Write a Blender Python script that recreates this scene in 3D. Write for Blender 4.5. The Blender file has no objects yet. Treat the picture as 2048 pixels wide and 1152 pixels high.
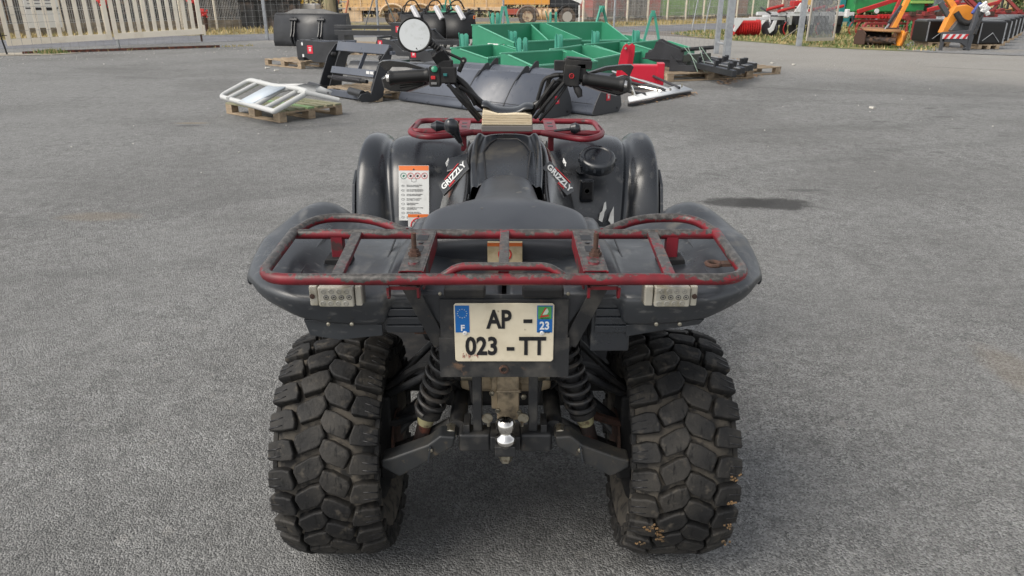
import bpy, bmesh, math, random
from mathutils import Vector as V, Matrix
R = math.radians
PI = math.pi
random.seed(7)
S = bpy.context.scene
COL = S.collection

# ---------------------------------------------------------------- camera, light
PITCH = R(22); FPX = 1430.0
CAMP = V((0.016, -1.664, 1.418))
cam = bpy.data.cameras.new('camera'); co = bpy.data.objects.new('camera', cam); COL.objects.link(co)
co.location = CAMP; co.rotation_euler = (PI/2 - PITCH, 0, 0)
cam.sensor_width = 36; cam.lens = 36*FPX/2048; cam.clip_start = .02; cam.clip_end = 1500
cam.dof.use_dof = True; cam.dof.focus_distance = 1.75; cam.dof.aperture_fstop = 20
S.camera = co
SUN_EL, SUN_AZ = 48, 238           # degrees; azimuth clockwise from +Y (the view direction)
w = bpy.data.worlds.new('World'); S.world = w; w.use_nodes = True
nt = w.node_tree; nt.nodes.clear()
sky = nt.nodes.new('ShaderNodeTexSky'); sky.sky_type = 'NISHITA'; sky.sun_disc = False
sky.sun_elevation = R(SUN_EL); sky.sun_rotation = R(SUN_AZ); sky.air_density = 1.0; sky.dust_density = 2.0; sky.ozone_density = 1.0
hsv = nt.nodes.new('ShaderNodeHueSaturation'); hsv.inputs['Saturation'].default_value = .18
bg = nt.nodes.new('ShaderNodeBackground'); bg.inputs['Strength'].default_value = .125
wo = nt.nodes.new('ShaderNodeOutputWorld')
nt.links.new(sky.outputs[0], hsv.inputs['Color']); nt.links.new(hsv.outputs[0], bg.inputs[0]); nt.links.new(bg.outputs[0], wo.inputs[0])
sl = bpy.data.lights.new('sun', 'SUN'); sl.energy = 1.6; sl.angle = R(38); sl.color = (1, .92, .80)
so = bpy.data.objects.new('sun', sl); COL.objects.link(so)
sd = V((math.sin(R(SUN_AZ))*math.cos(R(SUN_EL)), math.cos(R(SUN_AZ))*math.cos(R(SUN_EL)), math.sin(R(SUN_EL))))
so.rotation_euler = sd.to_track_quat('Z', 'Y').to_euler()
S.view_settings.view_transform = 'Standard'; S.view_settings.look = 'None'; S.view_settings.gamma = 1
S.view_settings.exposure = 0.68
S.render.engine = 'CYCLES'
S.cycles.max_bounces = 6

# ---------------------------------------------------------------- measuring helpers (photo pixel -> place at a known depth or height)
_s, _c = math.sin(PITCH), math.cos(PITCH)
def ray(px, py):
    u = (px-1024)/FPX; v = (576-py)/FPX
    return V((u, _c+v*_s, -_s+v*_c))
def Y(px, py, y):
    d = ray(px, py); return CAMP + d*((y-CAMP.y)/d.y)
def Z(px, py, z=0.0):
    d = ray(px, py); return CAMP + d*((z-CAMP.z)/d.z)

# ---------------------------------------------------------------- mesh helpers
def frame(d, up=V((0, 0, 1))):
    d = d.normalized()
    if abs(d.dot(up)) > .98: up = V((0, 1, 0))
    s = d.cross(up).normalized(); return s, s.cross(d).normalized()
def fillet(pts, r, n=4, closed=False):
    pts = [V(p) for p in pts]; out = []; N = len(pts)
    for i, p in enumerate(pts):
        if not closed and i in (0, N-1): out.append(p); continue
        a = pts[i-1]; b = pts[(i+1) % N]
        ra = min(r, (a-p).length*.48, (b-p).length*.48)
        A = p+(a-p).normalized()*ra; B = p+(b-p).normalized()*ra
        for k in range(n+1):
            t = k/n; out.append(A*(1-t)**2 + p*2*t*(1-t) + B*t*t)
    return out
class MB:
    def __init__(s): s.v = []; s.f = []; s.m = []; s.k = 0
    def mat(s, k): s.k = k; return s
    def add(s, vs, fs):
        o = len(s.v); s.v += [tuple(x) for x in vs]; s.f += [tuple(i+o for i in f) for f in fs]; s.m += [s.k]*len(fs); return s
    def box(s, c, d, r=None):
        c = V(c); x, y, z = d[0]/2, d[1]/2, d[2]/2
        vs = [V((a, b, e)) for a in (-x, x) for b in (-y, y) for e in (-z, z)]
        if r is not None:
            m = r if isinstance(r, Matrix) else Matrix.Rotation(r[2], 3, 'Z') @ Matrix.Rotation(r[1], 3, 'Y') @ Matrix.Rotation(r[0], 3, 'X')
            vs = [m @ q for q in vs]
        return s.add([c+q for q in vs], [(0, 1, 3, 2), (4, 6, 7, 5), (0, 4, 5, 1), (2, 3, 7, 6), (0, 2, 6, 4), (1, 5, 7, 3)])
    def bb(s, a, b): return s.box([(a[i]+b[i])/2 for i in range(3)], [abs(a[i]-b[i]) for i in range(3)])
    def bar(s, p, q, w, h, up=(0, 0, 1)):
        p = V(p); q = V(q); sd_, u = frame(q-p, V(up)); vs = []
        for o in (p, q):
            for a, b in ((-1, -1), (1, -1), (1, 1), (-1, 1)): vs.append(o+sd_*a*w/2+u*b*h/2)
        return s.add(vs, [(0, 1, 2, 3), (7, 6, 5, 4), (0, 4, 5, 1), (1, 5, 6, 2), (2, 6, 7, 3), (3, 7, 4, 0)])
    def tube(s, pts, r, n=8, closed=False, cap=True):
        pts = [V(p) for p in pts]; N = len(pts); rs = r if isinstance(r, (list, tuple)) else [r]*N
        tan = []
        for i in range(N):
            a = pts[i-1] if (closed or i) else pts[0]; b = pts[(i+1) % N] if (closed or i < N-1) else pts[-1]
            tan.append((b-a).normalized())
        s0, u0 = frame(tan[0]); vs = []
        for i in range(N):
            t = tan[i]; s0 = (s0 - t*s0.dot(t)).normalized(); u0 = t.cross(s0)
            for k in range(n):
                a = 2*PI*k/n; vs.append(pts[i]+(s0*math.cos(a)+u0*math.sin(a))*rs[i])
        fs = []
        for i in range(N if closed else N-1):
            j = (i+1) % N
            for k in range(n): fs.append((i*n+k, i*n+(k+1) % n, j*n+(k+1) % n, j*n+k))
        if not closed and cap: fs += [tuple(range(n-1, -1, -1)), tuple((N-1)*n+k for k in range(n))]
        return s.add(vs, fs)
    def lathe(s, prof, o, ax=(0, 0, 1), n=20, capa=True):
        o = V(o); ax = V(ax).normalized(); a, b = frame(ax); vs = []
        for r, h in prof:
            for k in range(n):
                t = 2*PI*k/n; vs.append(o+ax*h+(a*math.cos(t)+b*math.sin(t))*r)
        fs = []
        for i in range(len(prof)-1):
            for k in range(n): fs.append((i*n+k, i*n+(k+1) % n, (i+1)*n+(k+1) % n, (i+1)*n+k))
        if capa: fs += [tuple(range(n-1, -1, -1)), tuple((len(prof)-1)*n+k for k in range(n))]
        return s.add(vs, fs)
    def prism(s, poly, o, u, v, dv):
        o = V(o); u = V(u); v = V(v); dv = V(dv); n = len(poly)
        a = [o+u*p[0]+v*p[1] for p in poly]; b = [p+dv for p in a]
        return s.add(a+b, [tuple(range(n-1, -1, -1)), tuple(range(n, 2*n))]+[(i, (i+1) % n, n+(i+1) % n, n+i) for i in range(n)])
    def grid(s, rows, closeu=False):
        m = len(rows[0]); vs = [p for r in rows for p in r]; fs = []
        for i in range(len(rows)-1):
            for j in range(m if closeu else m-1):
                k = (j+1) % m; fs.append((i*m+j, i*m+k, (i+1)*m+k, (i+1)*m+j))
        return s.add(vs, fs)
    def ob(s, name, mats, parent=None, bev=0, sub=0, sol=0, sharp=38, seg=2, off=1):
        me = bpy.data.meshes.new(name); me.from_pydata(s.v, [], s.f)
        mats = mats if isinstance(mats, (list, tuple)) else [mats]
        for m in mats: me.materials.append(m)
        if len(mats) > 1: me.polygons.foreach_set('material_index', s.m)
        bm = bmesh.new(); bm.from_mesh(me); bmesh.ops.remove_doubles(bm, verts=bm.verts, dist=1e-6) if sub else None
        bmesh.ops.recalc_face_normals(bm, faces=bm.faces) if not sol else None
        bm.to_mesh(me); bm.free()
        me.polygons.foreach_set('use_smooth', [True]*len(me.polygons))
        if not bev: me.set_sharp_from_angle(angle=R(sharp) if not sub else PI)
        o = bpy.data.objects.new(name, me); COL.objects.link(o)
        if parent: o.parent = parent
        if sol:
            m = o.modifiers.new('s', 'SOLIDIFY'); m.thickness = sol; m.offset = off
        if bev:
            m = o.modifiers.new('b', 'BEVEL'); m.width = bev; m.segments = seg; m.limit_method = 'ANGLE'; m.angle_limit = R(35); m.harden_normals = True
        if sub:
            m = o.modifiers.new('u', 'SUBSURF'); m.levels = m.render_levels = sub
        return o
def tag(o, label, cat, group=None, kind=None):
    if label: o['label'] = label
    if cat: o['category'] = cat
    if group: o['group'] = group
    if kind: o['kind'] = kind
    return o
def thing(name, label, cat, loc=(0, 0, 0), rz=0, group=None):
    o = bpy.data.objects.new(name, None); COL.objects.link(o); o.empty_display_size = .1
    o.location = loc; o.rotation_euler = (0, 0, rz); return tag(o, label, cat, group)
def struct(o): o['kind'] = 'structure'; return o
def copy_tree(o, parent=None):
    c = o.copy(); COL.objects.link(c); c.parent = parent
    for ch in list(o.children): copy_tree(ch, c)
    return c
def another(o, loc, rz, label, sc=None):
    c = copy_tree(o); c.location = loc; c.rotation_euler = (0, 0, rz); c['label'] = label
    if sc: c.scale = sc
    return c
def text(s, name, mat, parent, o, u, v, size, sx=1, bold=0.0, ext=.0004, align='CENTER'):
    """flat lettering: o = centre of the line, u = reading direction, v = up direction"""
    c = bpy.data.curves.new(name, 'FONT'); c.body = s; c.size = size; c.align_x = align; c.align_y = 'CENTER'; c.extrude = ext; c.offset = bold; c.resolution_u = 3
    t = bpy.data.objects.new(name+'_c', c); COL.objects.link(t)
    bpy.context.view_layer.update()
    me = bpy.data.meshes.new_from_object(t.evaluated_get(bpy.context.evaluated_depsgraph_get()))
    bpy.data.objects.remove(t); bpy.data.curves.remove(c)
    u = V(u).normalized(); v = V(v).normalized(); n = u.cross(v)
    m = Matrix(((u.x*sx, v.x, n.x, o[0]), (u.y*sx, v.y, n.y, o[1]), (u.z*sx, v.z, n.z, o[2]), (0, 0, 0, 1)))
    me.transform(m); me.materials.clear(); me.materials.append(mat); me.name = name
    ob = bpy.data.objects.new(name, me); COL.objects.link(ob); ob.parent = parent
    return ob

# ---------------------------------------------------------------- materials
MT = {}
def mat(name, col, rough=.5, metal=0, layers=(), bump=None, spec=.5, rvar=0, coat=0):
    """layers: (colour, scale, lo, hi[, stretch, detail]) laid over the base where a noise passes lo..hi"""
    if name in MT: return MT[name]
    m = bpy.data.materials.new(name); m.use_nodes = True; n = m.node_tree; N = n.nodes; L = n.links
    b = N['Principled BSDF']; b.inputs['Roughness'].default_value = rough; b.inputs['Metallic'].default_value = metal
    b.inputs['Specular IOR Level'].default_value = spec; b.inputs['Coat Weight'].default_value = coat
    tc = N.new('ShaderNodeTexCoord'); cur = None
    def noise(sc, det=5, st=None, rg=.55):
        x = N.new('ShaderNodeTexNoise'); x.inputs['Scale'].default_value = sc; x.inputs['Detail'].default_value = det; x.inputs['Roughness'].default_value = rg
        if st:
            mp = N.new('ShaderNodeMapping'); mp.inputs['Scale'].default_value = st; L.new(tc.outputs['Object'], mp.inputs[0]); L.new(mp.outputs[0], x.inputs[0])
        else: L.new(tc.outputs['Object'], x.inputs[0])
        return x.outputs['Fac']
    def rng(src, lo, hi, a=0, c=1):
        r = N.new('ShaderNodeMapRange'); r.inputs[1].default_value = lo; r.inputs[2].default_value = hi; r.inputs[3].default_value = a; r.inputs[4].default_value = c
        L.new(src, r.inputs[0]); return r.outputs[0]
    c4 = lambda c: (c[0], c[1], c[2], 1)
    b.inputs['Base Color'].default_value = c4(col)
    last = None
    for ly in layers:
        c, sc, lo, hi = ly[:4]; st = ly[4] if len(ly) > 4 else None; det = ly[5] if len(ly) > 5 else 5
        mx = N.new('ShaderNodeMix'); mx.data_type = 'RGBA'
        last = rng(noise(sc, det, st), lo, hi); L.new(last, mx.inputs[0])
        if cur: L.new(cur, mx.inputs[6])
        else: mx.inputs[6].default_value = c4(col)
        mx.inputs[7].default_value = c4(c); cur = mx.outputs[2]
    if cur: L.new(cur, b.inputs['Base Color'])
    if rvar: L.new(rng(noise(6, 6), .3, .7, max(.03, rough-rvar), min(1, rough+rvar)), b.inputs['Roughness'])
    if bump:
        bp = N.new('ShaderNodeBump'); bp.inputs['Strength'].default_value = bump[1]; bp.inputs['Distance'].default_value = bump[2] if len(bump) > 2 else .002
        L.new(noise(bump[0], 4), bp.inputs['Height']); L.new(bp.outputs[0], b.inputs['Normal'])
    MT[name] = m; return m
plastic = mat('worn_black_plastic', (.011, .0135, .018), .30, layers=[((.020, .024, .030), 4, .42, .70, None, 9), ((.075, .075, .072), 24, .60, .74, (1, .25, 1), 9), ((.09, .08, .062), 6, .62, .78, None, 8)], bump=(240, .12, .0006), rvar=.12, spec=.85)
plastic2 = mat('scuffed_fender_plastic', (.014, .017, .022), .36, layers=[((.030, .035, .041), 5, .38, .68, None, 9), ((.10, .10, .097), 22, .58, .72, (1, .3, 1), 9), ((.09, .09, .09), 80, .60, .72, (.3, 1, 1)), ((.16, .145, .115), 6, .60, .76, None, 8)], bump=(160, .18, .0008), rvar=.12, spec=.85)
gloss = mat('gloss_black_panel', (.012, .012, .013), .2, layers=[((.035, .033, .03), 6, .5, .8)], rvar=.08, spec=.85)
vinyl = mat('seat_vinyl', (.028, .032, .040), .33, layers=[((.042, .047, .056), 6, .4, .7, None, 8), ((.07, .07, .07), 60, .68, .8)], bump=(420, .45, .001), rvar=.08, spec=.85)
rubber = mat('tyre_lug_rubber', (.013, .013, .0135), .66, layers=[((.040, .037, .033), 9, .42, .66, None, 8), ((.075, .066, .054), 40, .57, .74, None, 9), ((.007, .007, .007), 90, .58, .68, (1, .3, .3))], bump=(120, .8, .002), spec=.3)
rubberb = mat('tyre_groove_dust', (.060, .053, .044), .9, layers=[((.115, .10, .08), 10, .45, .65, None, 8), ((.02, .019, .018), 30, .5, .62)], bump=(140, .5, .002))
redp = mat('worn_red_paint', (.30, .012, .022), .38, layers=[((.20, .01, .018), 14, .4, .6), ((.085, .078, .075), 17, .455, .50), ((.20, .19, .18), 110, .58, .66), ((.035, .03, .028), 60, .60, .68)], bump=(60, .25, .001), rvar=.12)
redf = mat('dark_red_paint', (.19, .011, .021), .45, layers=[((.13, .01, .018), 14, .4, .65), ((.06, .03, .03), 30, .60, .66)], bump=(60, .2, .001))
rust = mat('rust', (.075, .038, .027), .85, layers=[((.05, .03, .022), 50, .45, .6), ((.15, .07, .04), 90, .6, .7)], bump=(150, .5, .001))
dsteel = mat('dusty_black_steel', (.019, .020, .022), .5, layers=[((.07, .066, .06), 18, .48, .7), ((.13, .08, .05), 30, .66, .74)], bump=(120, .3, .001), rvar=.12)
dull = mat('dull_black', (.018, .018, .019), .6, layers=[((.045, .042, .038), 20, .5, .75)], bump=(120, .3, .001), spec=.3)
chrome = mat('chrome', (.75, .73, .70), .12, 1, layers=[((.35, .30, .24), 25, .55, .75)])
alu = mat('cast_aluminium', (.50, .40, .27), .5, .15, layers=[((.12, .10, .075), 22, .48, .68), ((.42, .38, .30), 40, .62, .74)], bump=(90, .35, .001))
zinc = mat('zinc_bolt', (.45, .42, .34), .35, .9, layers=[((.16, .12, .08), 60, .5, .7)])
cream = mat('plate_cream', (.72, .65, .50), .35, layers=[((.62, .55, .41), 22, .45, .7), ((.33, .27, .18), 70, .68, .74)])
inkm = mat('print_black', (.012, .012, .014), .4)
white = mat('print_white', (.75, .75, .74), .4)
paper = mat('label_white', (.62, .63, .62), .35, layers=[((.50, .50, .49), 30, .5, .7)])
orange = mat('print_orange', (.75, .18, .04), .4)
blue = mat('print_blue', (.01, .13, .42), .35)
green = mat('print_green', (.08, .33, .09), .4)
redk = mat('print_red', (.52, .025, .03), .4)
foam = mat('yellowed_foam', (.72, .62, .45), .9, layers=[((.55, .45, .30), 90, .5, .7, (.2, .2, 3))], bump=(200, .4, .001))
greyf = mat('grey_foam', (.13, .12, .115), .85)
lens = mat('clear_lamp_lens', (.42, .40, .34), .10, layers=[((.27, .25, .19), 30, .45, .65)], bump=(500, .5, .0006))
mirror = mat('mirror_glass', (.66, .65, .61), .03, 1, layers=[((.56, .55, .50), 40, .5, .75)])

def rack_paint():
    m = mat('rack_worn_paint', (.19, .010, .018), .42, layers=[((.11, .009, .014), 14, .4, .6)], bump=(60, .25, .001), rvar=.12)
    n = m.node_tree; N = n.nodes; L = n.links; b = N['Principled BSDF']; src = b.inputs['Base Color'].links[0].from_socket
    tc = N.new('ShaderNodeTexCoord'); g = N.new('ShaderNodeNewGeometry'); sp = N.new('ShaderNodeSeparateXYZ'); L.new(g.outputs['Normal'], sp.inputs[0])
    def noise(s_, d=8):
        x = N.new('ShaderNodeTexNoise'); x.inputs['Scale'].default_value = s_; x.inputs['Detail'].default_value = d; x.inputs['Roughness'].default_value = .7; L.new(tc.outputs['Object'], x.inputs[0]); return x.outputs['Fac']
    def mth(op, p, q):
        x = N.new('ShaderNodeMath'); x.operation = op
        for i, k in enumerate((p, q)):
            if isinstance(k, (int, float)): x.inputs[i].default_value = k
            else: L.new(k, x.inputs[i])
        return x.outputs[0]
    def mr(s_, lo, hi):
        r = N.new('ShaderNodeMapRange'); r.inputs[1].default_value = lo; r.inputs[2].default_value = hi; L.new(s_, r.inputs[0]); return r.outputs[0]
    def mx(f, p, q):
        x = N.new('ShaderNodeMix'); x.data_type = 'RGBA'; L.new(f, x.inputs[0])
        for i, k in ((6, p), (7, q)):
            if isinstance(k, tuple): x.inputs[i].default_value = (*k, 1)
            else: L.new(k, x.inputs[i])
        return x.outputs[2]
    # bare, scuffed metal mostly where loads rub, on the upper side of the tubes
    f = mr(mth('ADD', mth('ADD', noise(11), mth('MULTIPLY', noise(70, 4), .35)), mth('MULTIPLY', sp.outputs[2], .17)), .715, .765)
    bare = mx(mr(noise(90), .45, .62), (.040, .037, .035), (.105, .098, .092))
    bare = mx(mr(noise(45), .60, .68), bare, (.12, .06, .04))
    L.new(mx(f, src, bare), b.inputs['Base Color']); return m
redp = rack_paint()
# ================================================================ THE GROUND
def asphalt_mat():
    m = bpy.data.materials.new('asphalt'); m.use_nodes = True; n = m.node_tree; N = n.nodes; L = n.links; b = N['Principled BSDF']
    tc = N.new('ShaderNodeTexCoord')
    def noise(sc, det=3, rg=.6, off=0):
        x = N.new('ShaderNodeTexNoise'); x.inputs['Scale'].default_value = sc; x.inputs['Detail'].default_value = det; x.inputs['Roughness'].default_value = rg
        mp = N.new('ShaderNodeMapping'); mp.inputs['Location'].default_value = (off, off*.7, 0); L.new(tc.outputs['Object'], mp.inputs[0]); L.new(mp.outputs[0], x.inputs[0]); return x.outputs['Fac']
    def rng(s_, lo, hi, a=0, c=1, sm=False):
        r = N.new('ShaderNodeMapRange'); r.inputs[1].default_value = lo; r.inputs[2].default_value = hi; r.inputs[3].default_value = a; r.inputs[4].default_value = c
        if sm: r.interpolation_type = 'SMOOTHSTEP'
        L.new(s_, r.inputs[0]); return r.outputs[0]
    def math_(op, a, c):
        x = N.new('ShaderNodeMath'); x.operation = op
        for i, q in enumerate((a, c)):
            if isinstance(q, (int, float)): x.inputs[i].default_value = q
            else: L.new(q, x.inputs[i])
        return x.outputs[0]
    def mix(f, a, c):
        x = N.new('ShaderNodeMix'); x.data_type = 'RGBA'; L.new(f, x.inputs[0])
        for i, q in ((6, a), (7, c)):
            if isinstance(q, tuple): x.inputs[i].default_value = (*q, 1)
            else: L.new(q, x.inputs[i])
        return x.outputs[2]
    vo = N.new('ShaderNodeTexVoronoi'); vo.inputs['Scale'].default_value = 180; L.new(tc.outputs['Object'], vo.inputs[0])
    rgb = N.new('ShaderNodeSeparateColor'); L.new(vo.outputs['Color'], rgb.inputs[0])
    col = mix(rng(rgb.outputs[0], .05, .95), (.145, .145, .142), (.42, .42, .412))
    col = mix(rng(rgb.outputs[1], .95, 1.0), col, (.50, .49, .47))
    col = mix(rng(rgb.outputs[2], .80, .90), col, (.05, .05, .05))
    vo2 = N.new('ShaderNodeTexVoronoi'); vo2.inputs['Scale'].default_value = 34; L.new(tc.outputs['Object'], vo2.inputs[0])
    rgb2 = N.new('ShaderNodeSeparateColor'); L.new(vo2.outputs['Color'], rgb2.inputs[0])
    col = mix(rng(rgb2.outputs[0], .994, .996, 0, .4), col, (.45, .43, .40))
    col = mix(rng(noise(26, 6, .75), .42, .64, 0, .35), col, (.06, .06, .058))
    col = mix(rng(noise(7, 6, .7, 5), .40, .66, 0, .30), col, (.08, .078, .074))
    gr_ = noise(9, 12, .88, 3); col = mix(rng(gr_, .50, .38, 0, .6), col, (.05, .05, .05)); col = mix(rng(gr_, .52, .68, 0, .5), col, (.34, .34, .335))
    col = mix(rng(noise(.8, 6, .65, 20), .42, .62, 0, .30), col, (.25, .25, .245))
    col = mix(rng(noise(.35, 5, .6, 7), .47, .62, 0, .34), col, (.085, .083, .078))
    sx = N.new('ShaderNodeSeparateXYZ'); L.new(tc.outputs['Object'], sx.inputs[0])
    # older, paler and browner surface of the drive towards the gate
    f = math_('ADD', math_('MULTIPLY', sx.outputs[0], .75), math_('ADD', sx.outputs[1], math_('MULTIPLY', noise(.6, 4), 4.0)))
    col = mix(rng(f, 18.5, 23.5, 0, .48, True), col, (.40, .375, .335))
    col = mix(rng(f, 12.0, 5.0, 0, .10, True), col, (.24, .245, .25))
    # oil stains; the two ellipses beneath the quad mostly paint in its shade: (x, y, half width, half depth, strength)
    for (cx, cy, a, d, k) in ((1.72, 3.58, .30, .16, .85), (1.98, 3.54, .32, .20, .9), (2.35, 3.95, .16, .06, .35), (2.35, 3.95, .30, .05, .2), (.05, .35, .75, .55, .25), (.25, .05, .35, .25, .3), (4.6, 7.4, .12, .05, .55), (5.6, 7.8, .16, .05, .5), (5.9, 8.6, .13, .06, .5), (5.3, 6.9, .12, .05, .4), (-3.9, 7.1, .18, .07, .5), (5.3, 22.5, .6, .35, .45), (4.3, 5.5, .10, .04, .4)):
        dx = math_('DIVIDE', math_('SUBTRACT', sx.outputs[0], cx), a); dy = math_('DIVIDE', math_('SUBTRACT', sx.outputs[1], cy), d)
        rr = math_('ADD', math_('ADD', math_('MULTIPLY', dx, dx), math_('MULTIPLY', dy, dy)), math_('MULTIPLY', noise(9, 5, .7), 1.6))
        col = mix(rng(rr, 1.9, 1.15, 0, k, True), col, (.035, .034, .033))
    # faint tyre tracks curving across the yard and rusty or sandy patches
    for (k0, k1, wd, st_) in ((.55, 2.4, .10, .16), (.55, 3.9, .10, .16), (-.30, 9.5, .12, .14), (-.30, 11.2, .12, .14)):
        dd = math_('ABSOLUTE', math_('ADD', math_('SUBTRACT', math_('MULTIPLY', sx.outputs[0], k0), sx.outputs[1]), math_('ADD', math_('MULTIPLY', noise(.5, 2), 2.0), k1)), 0)
        col = mix(rng(dd, wd*2.2, wd*.6, 0, st_, True), col, (.06, .06, .06))
    # long cracks and a filled trench near the right edge
    for (ax, ay, bx, by, wd, st_) in ((9.3, 15.4, 12.3, 13.0, .035, .6), (11.0, 11.9, 13.5, 11.6, .07, .8), (4.2, 11.3, 7.4, 9.6, .02, .35), (-6.5, 13.4, -3.2, 13.9, .025, .5), (-7.5, 9.8, -5.8, 9.7, .02, .4)):
        L2 = math.hypot(bx-ax, by-ay); ux, uy = (bx-ax)/L2, (by-ay)/L2
        px_ = math_('SUBTRACT', sx.outputs[0], ax); py_ = math_('SUBTRACT', sx.outputs[1], ay)
        al = math_('ADD', math_('MULTIPLY', px_, ux), math_('MULTIPLY', py_, uy)); ac = math_('ABSOLUTE', math_('ADD', math_('SUBTRACT', math_('MULTIPLY', px_, -uy), math_('MULTIPLY', py_, -ux)), math_('MULTIPLY', math_('SUBTRACT', noise(1.3, 5, .7), .5), .45)), 0)
        m1 = math_('MULTIPLY', rng(al, 0, .4), rng(al, L2, L2-.4)); col = mix(math_('MULTIPLY', m1, rng(ac, wd*1.4, wd*.5, 0, st_)), col, (.05, .048, .045))
    for (cx, cy, a, d, k) in ((-.95, 5.0, .35, .10, .35), (-2.9, 3.2, .3, .12, .25), (-3.95, 7.3, .22, .06, .5), (2.1, .9, .12, .3, .2)):
        dx = math_('DIVIDE', math_('SUBTRACT', sx.outputs[0], cx), a); dy = math_('DIVIDE', math_('SUBTRACT', sx.outputs[1], cy), d)
        rr = math_('ADD', math_('ADD', math_('MULTIPLY', dx, dx), math_('MULTIPLY', dy, dy)), math_('MULTIPLY', noise(11, 5, .7), 1.6))
        col = mix(rng(rr, 2.2, 1.0, 0, k, True), col, (.30, .22, .13))
    L.new(col, b.inputs['Base Color']); b.inputs['Roughness'].default_value = .82
    h = math_('ADD', math_('MULTIPLY', vo.outputs['Distance'], -1.0), math_('MULTIPLY', noise(60, 5, .7), 1.5))
    bp = N.new('ShaderNodeBump'); bp.inputs['Strength'].default_value = .9; bp.inputs['Distance'].default_value = .008; L.new(h, bp.inputs['Height']); L.new(bp.outputs[0], b.inputs['Normal'])
    return m
def sheet(name, pts, z, m):
    mb = MB(); mb.add([(p[0], p[1], z) for p in pts], [tuple(range(len(pts)))]); o = mb.ob(name, m)
    o.data.polygons[0].use_smooth = False
    if o.data.polygons[0].normal.z < 0: o.data.flip_normals()
    return struct(o)
drygrass = mat('dry_grass_ground', (.30, .24, .12), .95, layers=[((.12, .12, .045), .6, .42, .6), ((.42, .33, .17), 3, .5, .7), ((.10, .085, .05), 12, .55, .7)], bump=(20, .6, .03))
greengrass = mat('grass_ground', (.13, .15, .05), .95, layers=[((.30, .25, .12), .9, .45, .62), ((.07, .10, .03), 4, .5, .7)], bump=(20, .6, .03))
gravelm = mat('gravel', (.16, .165, .17), .95, layers=[((.30, .30, .30), 9, .45, .7), ((.07, .07, .07), 14, .55, .7), ((.24, .22, .19), .8, .5, .7)], bump=(16, .8, .03))
roadm = mat('road_asphalt', (.13, .135, .15), .85, layers=[((.19, .19, .20), .8, .4, .7), ((.09, .09, .10), 7, .5, .7)], bump=(60, .4, .006))
sheet('field', [(-700, -300), (900, -300), (900, 1200), (-700, 1200)], -.012, mat('stubble_field', (.36, .27, .13), .95, layers=[((.30, .24, .11), .05, .42, .6), ((.22, .22, .08), .02, .5, .6)]))
AS = asphalt_mat()
sheet('yard', [(-60, -30), (60, -30), (60, 19.2), (30, 19.9), (15.5, 20.4), (11, 21.2), (9.6, 23.3), (7.6, 27.5), (5.4, 32), (-10, 30), (-13.5, 26), (-24, 20), (-60, 10)], -.004, AS)
G = lambda x, y: Z(x, y, 0)
sheet('lorry_park', [(-70, 28), (26, 28), (30, 62), (-70, 62)], -.008, mat('gravel_brown', (.17, .15, .13), .95, layers=[((.12, .11, .10), 1.2, .42, .62)]))
sheet('road', [G(-400, 118), G(0, 98), G(455, 83), G(800, 72), G(1200, 66), G(1480, 57), G(1800, 36), G(1800, 31), G(1450, 46), G(1200, 55), G(520, 68), G(0, 80), G(-400, 94)], .000, roadm)
sheet('road_verge', [G(-400, 94), G(0, 80), G(520, 68), G(1200, 55), G(1450, 46), G(1800, 31), G(1800, 26), G(1500, 34), G(1180, 42), G(520, 46), G(0, 60), G(-400, 75)], -.002, drygrass)
sheet('grass_strip', [G(1340, 66), G(1400, 60), G(1480, 57), G(1620, 46), G(1950, 40), G(1930, 80), G(1870, 104), G(1800, 102), G(1700, 98), G(1610, 93), G(1520, 85), G(1450, 80), G(1380, 73)], .004, greengrass)
sheet('gravel_lot', [G(1880, 60), G(1960, 34), G(2500, 36), G(2500, 125), G(2048, 112), G(1860, 105), G(1790, 100), G(1830, 80)], .008, gravelm)
sheet('concrete_sill', [(-15.5, 17.9), (-12.6, 18.9), (-12.2, 19.6), (-13.2, 20.0), (-16.5, 18.7)], .008, mat('sill_concrete', (.42, .38, .31), .9, layers=[((.25, .22, .18), 3, .45, .65)]))

# grass and weeds (uncountable)
def blades(name, regions, n, h, cols, lab, seed=1):
    rnd = random.Random(seed); mb = MB()
    tot = []
    for poly in regions:
        xs = [p[0] for p in poly]; ys = [p[1] for p in poly]
        def inside(x, y):
            c = False; j = len(poly)-1
            for i in range(len(poly)):
                if (poly[i][1] > y) != (poly[j][1] > y) and x < (poly[j][0]-poly[i][0])*(y-poly[i][1])/(poly[j][1]-poly[i][1])+poly[i][0]: c = not c
                j = i
            return c
        k = 0; tries = 0
        while k < n//len(regions) and tries < n*6:
            tries += 1
            x = rnd.uniform(min(xs), max(xs)); y = rnd.uniform(min(ys), max(ys))
            if not inside(x, y): continue
            if math.sin(x*2.1+3)*math.sin(y*1.7)+rnd.uniform(-1, 1) < -.4: continue
            a = rnd.uniform(0, PI); hh = h*rnd.uniform(.4, 1.3); wd = .012+hh*.14
            dx, dy = math.cos(a)*wd, math.sin(a)*wd; lx, ly = rnd.gauss(0, hh*.35), rnd.gauss(0, hh*.35)
            mb.mat(rnd.choice((0, 0, 1, 1, 2))).add([(x-dx, y-dy, 0), (x+dx, y+dy, 0), (x+lx, y+ly, hh)], [(0, 1, 2)]); k += 1
    o = mb.ob(name, cols); return tag(o, lab, 'grass', None, 'stuff')
gc = [mat('blade_straw', (.42, .33, .16), .8), mat('blade_green', (.10, .15, .04), .8), mat('blade_olive', (.20, .19, .07), .8)]
gs = [tuple(G(x, y)[:2]) for x, y in ((1340, 68), (1400, 62), (1480, 60), (1620, 50), (1900, 50), (1870, 103), (1700, 97), (1610, 92), (1520, 84), (1450, 79), (1380, 72))]
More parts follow.
